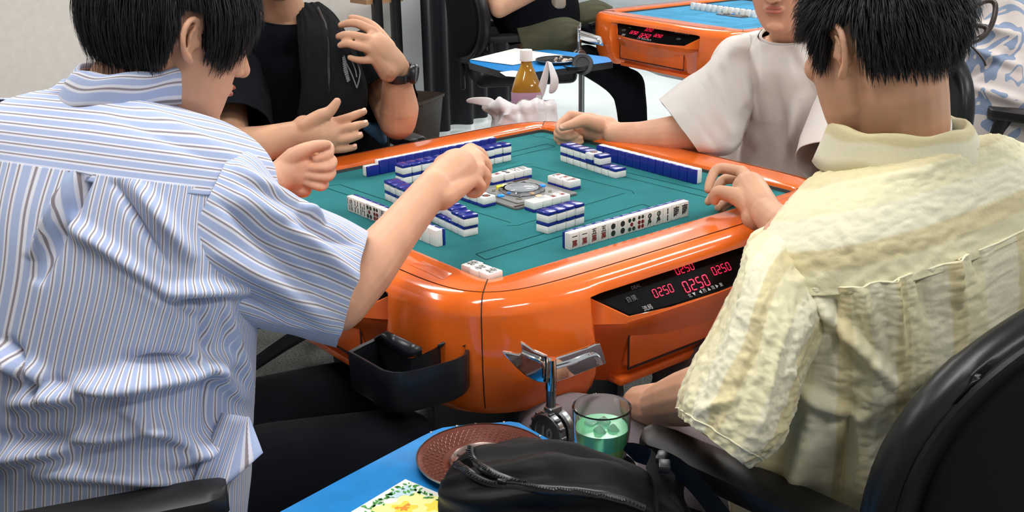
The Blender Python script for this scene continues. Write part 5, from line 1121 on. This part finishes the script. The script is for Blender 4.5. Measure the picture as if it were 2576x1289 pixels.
# front label facing the camera
fd = (CC-bp_); fd.z = 0; fd.normalize(); al = math.atan2(fd.y, fd.x); Rl = Matrix.Rotation(al,3,'Z')@Matrix.Rotation(math.pi/2,3,'Y')@Matrix.Rotation(math.pi/2,3,'Z')
t.rotation_euler = (0,0,al); Rl = Matrix.Rotation(math.pi/2,3,'Y')@Matrix.Rotation(math.pi/2,3,'Z'); Of = Vector((.0436,0,.0))
def lab(v, f, nm, m, x=0, z=0, lift=0): B().add([Of+Vector((lift, p.x+x, p.y+z)) for p in v], f).build(nm, m, t, smooth=False)
arc = [Vector((.029*math.cos(a)-.006, .055+.035*math.sin(a), 0)) for a in np.linspace(0, math.pi, 20)]+[Vector((-.035,.0,0)), Vector((.023,.0,0))]; lab(arc, [list(range(len(arc)))], 'cream_label', M['cream'])
lab([Vector(p+(0,)) for p in ((.026,.075),(.040,.075),(.040,.1),(.026,.1))], [[0,1,2,3]], 'white_mark', mat('white print', (.8,.8,.8), .5), lift=.0002)
dk = [Vector((-.008+.0055*math.cos(a), .070+.0055*math.sin(a), 0)) for a in np.linspace(0, 2*math.pi, 12)]; lab(dk, [list(range(12))], 'green_leaf_mark', mat('green mark', (.05,.25,.08), .5), lift=.0004)
v, f = text_mesh('からだ巡茶', .011, 0, .0003); lab(v, f, 'lettering', mat('brown lettering', (.12,.03,.02), .5), x=-.006, z=.052, lift=.0004)
v, f = text_mesh('茶', .024, 0, .0006); lab(v, f, 'lettering', mat('plum lettering', (.30,.05,.12), .5), x=-.010, z=.032, lift=.0004)
tag(t, 'bottle of amber tea with white cap and lilac label sticking out of the carrier bag', 'bottle')
# far tiles on the blue felt
p0, p1 = PZ(1745,4,.775), PZ(1900,24,.775)
az_ = math.degrees(math.atan2(p1.y-p0.y, p1.x-p0.x))
for i in range(12):
    q = p0.lerp(p1, i/11); tile((q.x,q.y,.74+TL/2), rotz(az_+0)@STAND, None, '%s small white tile in the row on the far blue felt table' % (ORD[i] if i else 'first'), 'tiles on the far table')
# seated person at the far table
pf = empty('person', (1.95,2.35,0), world=True); tag(pf, 'person in black T-shirt and olive trousers seated at the back by the curtain', 'person')
dF = 5.2; b = B(); R, c = head_at((0,-.02,-.05), P(1350,-200,dF), -45, 10); head_shapes(b, R, c)
b.caps([c, P(1335,-175,dF), P(1330,-140,dF)], [.055,.058,.07], 14, 3); b.caps([P(1330,-130,dF), P(1340,0,dF), P(1365,100,dF)], [.11,.11,.12], 18, 3)
b.caps([P(1248,-95,dF-.1), P(1240,-30,dF-.16), P(1256,22,dF-.2)], [.05,.046,.040], 14, 3); b.caps([P(1256,22,dF-.2), P(1310,-4,dF-.22), P(1370,-30,dF-.24)], [.042,.038,.028], 14, 3); b.caps([P(1370,-30,dF-.24), P(1395,-34,dF-.24)], [.03,.02], 12, 1)
remesh(b, 'body', M['skin_b'], pf, .006, 4); head_parts(pf, R, c); hair(pf, R, c, okY, 900, lambda p: .06, lift=.02, grav=.2, wdt=.003, seed=33)
garment('shirt', [ringpx((1285,112),(1440,92),dF,.12), ringpx((1250,70),(1456,50),dF,.13), ringpx((1232,10),(1450,-10),dF,.13), ringpx((1225,-60),(1430,-60),dF,.12), ringpx((1240,-110),(1410,-115),dF,.10), ringpx((1290,-140),(1370,-145),dF,.07)], M['black_tee'], pf, N=90, K=60, amp=.005)
garment('sleeve', [ringpx((1250,-125),(1310,-110),dF-.04,.06), ringpx((1222,-105),(1290,-90),dF-.1,.08), ringpx((1212,-60),(1275,-50),dF-.13,.07), ringpx((1210,-20),(1272,-12),dF-.15,.065)], M['black_tee'], pf, N=50, K=24, amp=.003)
M['olive'] = mat('olive cotton', (.055,.055,.030), .9, bump=.3, bs=300)
garment('trouser_leg', [ringpx((1300,70),(1322,150),dF-.05,.09), ringpx((1370,55),(1392,140),dF-.08,.09), ringpx((1425,48),(1440,128),dF-.10,.085), ringpx((1460,60),(1462,120),dF-.08,.06)], M['olive'], pf, N=60, K=40, amp=.006)
garment('trouser_leg', [ringpx((1380,40),(1400,120),dF+.12,.09), ringpx((1440,18),(1450,90),dF+.12,.09), ringpx((1500,4),(1510,80),dF+.12,.085), ringpx((1540,20),(1545,90),dF+.12,.06)], M['olive'], pf, N=60, K=40, amp=.006)
lg = B(); lg.caps([P(1475,150,dF), P(1550,195,dF), P(1585,240,dF)], [.07,.075,.07], 16, 3).caps([P(1580,215,dF), P(1592,310,dF+.03), P(1585,430,dF+.08)], [.078,.068,.055], 16, 3)
remesh(lg, 'legging', M['black_cloth'], pf, .009, 3)
o = B().box(P(1405,0,dF-.3), (.15,.05,.06), .015, basis(-35,0)).build('pouch', mat('beige pouch', (.30,.24,.18), .7), None); tag(o, 'beige pouch held on the lap of the person at the back', 'pouch')
# the patterned-shirt person at the right edge
M['camo'], nt, bb = nmat('patterned shirt'); tc = nd(nt, 'ShaderNodeTexCoord'); n1 = nd(nt, 'ShaderNodeTexNoise'); n1.inputs['Scale'].default_value = 4.2; n1.inputs['Detail'].default_value = 2.2; n1.inputs['Distortion'].default_value = 1.6; lk(nt, tc, 3, n1, 0)
cr = nd(nt, 'ShaderNodeValToRGB'); lk(nt, n1, 0, cr, 0); e = cr.color_ramp.elements; cr.color_ramp.interpolation = 'CONSTANT'; e[0].position = 0; e[0].color = (.50,.42,.40,1); e[1].position = .52; e[1].color = (.17,.22,.33,1)
q = e.new(.60); q.color = (.52,.46,.44,1); q = e.new(.66); q.color = (.17,.22,.33,1); q = e.new(.40); q.color = (.53,.47,.45,1); q = e.new(.36); q.color = (.20,.26,.37,1); lk(nt, cr, 0, bb, 'Base Color'); bb.inputs['Roughness'].default_value = .55; bb.inputs['Specular IOR Level'].default_value = .4
pr_ = empty('person', (2.12,.05,0), world=True); tag(pr_, 'person in slate and beige patterned shirt, cut off by the right edge', 'person')
b = B(); R, c = head_at((0,-.02,-.05), P(2560,-210,3.6), 95, 25); head_shapes(b, R, c); b.caps([c, P(2565,-180,3.6), P(2570,-120,3.6)], [.055,.058,.08], 14, 3); b.caps([P(2570,-100,3.6), P(2570,120,3.6), P(2580,330,3.6)], [.11,.12,.12], 18, 3)
remesh(b, 'body', M['skin_b'], pr_, .006, 4); head_parts(pr_, R, c); hair(pr_, R, c, okY, 900, lambda p: .06, lift=.02, grav=.2, wdt=.003, seed=35)
garment('shirt', [ringpx((2398,440),(2760,440),3.6,.17), ringpx((2392,330),(2760,330),3.6,.19), ringpx((2398,230),(2750,230),3.6,.20), ringpx((2415,130),(2735,130),3.6,.19), ringpx((2428,30),(2710,30),3.6,.17), ringpx((2450,-60),(2690,-60),3.6,.14), ringpx((2510,-120),(2640,-120),3.6,.09)], M['camo'], pr_, N=150, K=120, amp=.012, fr=(9,6), seed=51, folds=[(2440,120,2560,170,12,.02),(2450,220,2570,260,14,.02),(2430,200,2560,130,10,-.014),(2450,60,2560,90,12,.016)])
bt_ = B().caps([P(2560,440,3.6), P(2470,430,3.75), P(2380,400,3.95)], [.11,.10,.08], 18, 3).caps([P(2380,400,3.95), Vector((P(2380,400,3.95).x,P(2380,400,3.95).y,.08))], [.07,.05], 14, 1); remesh(bt_, 'trousers', mat('navy denim', (.012,.018,.035), .9), pr_, .010, 3)
# brown handles of a bag in front of him
hb = empty('handbag', P(2380,120,2.80), world=True); M['brown_leather'] = mat('dark brown leather', (.035,.022,.018), .3, coat=.2)
for L_ in ([(2400,60),(2432,32),(2468,7),(2493,2),(2504,15),(2500,46),(2486,77),(2462,96)], [(2395,100),(2425,75),(2450,64),(2478,68),(2482,82),(2468,96),(2436,111),(2415,125)]):
    B().tube([P(x,y,2.80) for x, y in L_], .0068, 10, 5).build('bag_handle', M['brown_leather'], hb)
B().tube([P(2440,112,2.80), P(2458,130,2.80), P(2474,150,2.80), P(2480,166,2.80)], .003, 8, 4).build('leather_cord', M['brown_leather'], hb)
B().box(P(2325,150,2.80), (.14,.06,.12), .025, basis(140,0)).build('bag_body', M['brown_leather'], hb); tag(hb, 'dark brown handbag with two looped handles behind the black-haired head', 'handbag')
# phone-blue things under the near table: pale jeans fold by the black T-shirt elbow
o = B().caps([P(930,318,2.86), P(950,332,2.86), P(962,352,2.86)], [.018,.020,.012], 12, 3).build('blue_cloth', mat('blue denim cloth', (.03,.10,.19), .85, bump=.5, bs=120), None, smooth=True); tag(o, 'folded blue cloth beside the black T-shirt elbow', 'cloth')
# three-striped trainer under the table
so = P(935,1010,2.25); t = empty('trainer_shoe', (so.x, so.y, .06)); t.rotation_euler = (0,0,math.radians(30))
B().loft([[Vector((x, y, z)) for x, y in rrect(l, w, .03)] for z, l, w in ((-.06,.13,.045),(-.04,.135,.048),(-.01,.115,.042),(.03,.06,.036))]).build('shoe_body', M['black_plastic'], t, smooth=True)
for k in range(3): B().box((-.02+.022*k,-.0455,-.015),(.009,.003,.045),.001,Matrix.Rotation(.35,3,'Y')).build('side_stripe', mat('grey stripe', (.5,.5,.48), .6) if k == 0 else bpy.data.materials['grey stripe'], t)
tag(t, 'black trainer with three pale side stripes on the carpet under the table', 'shoe')
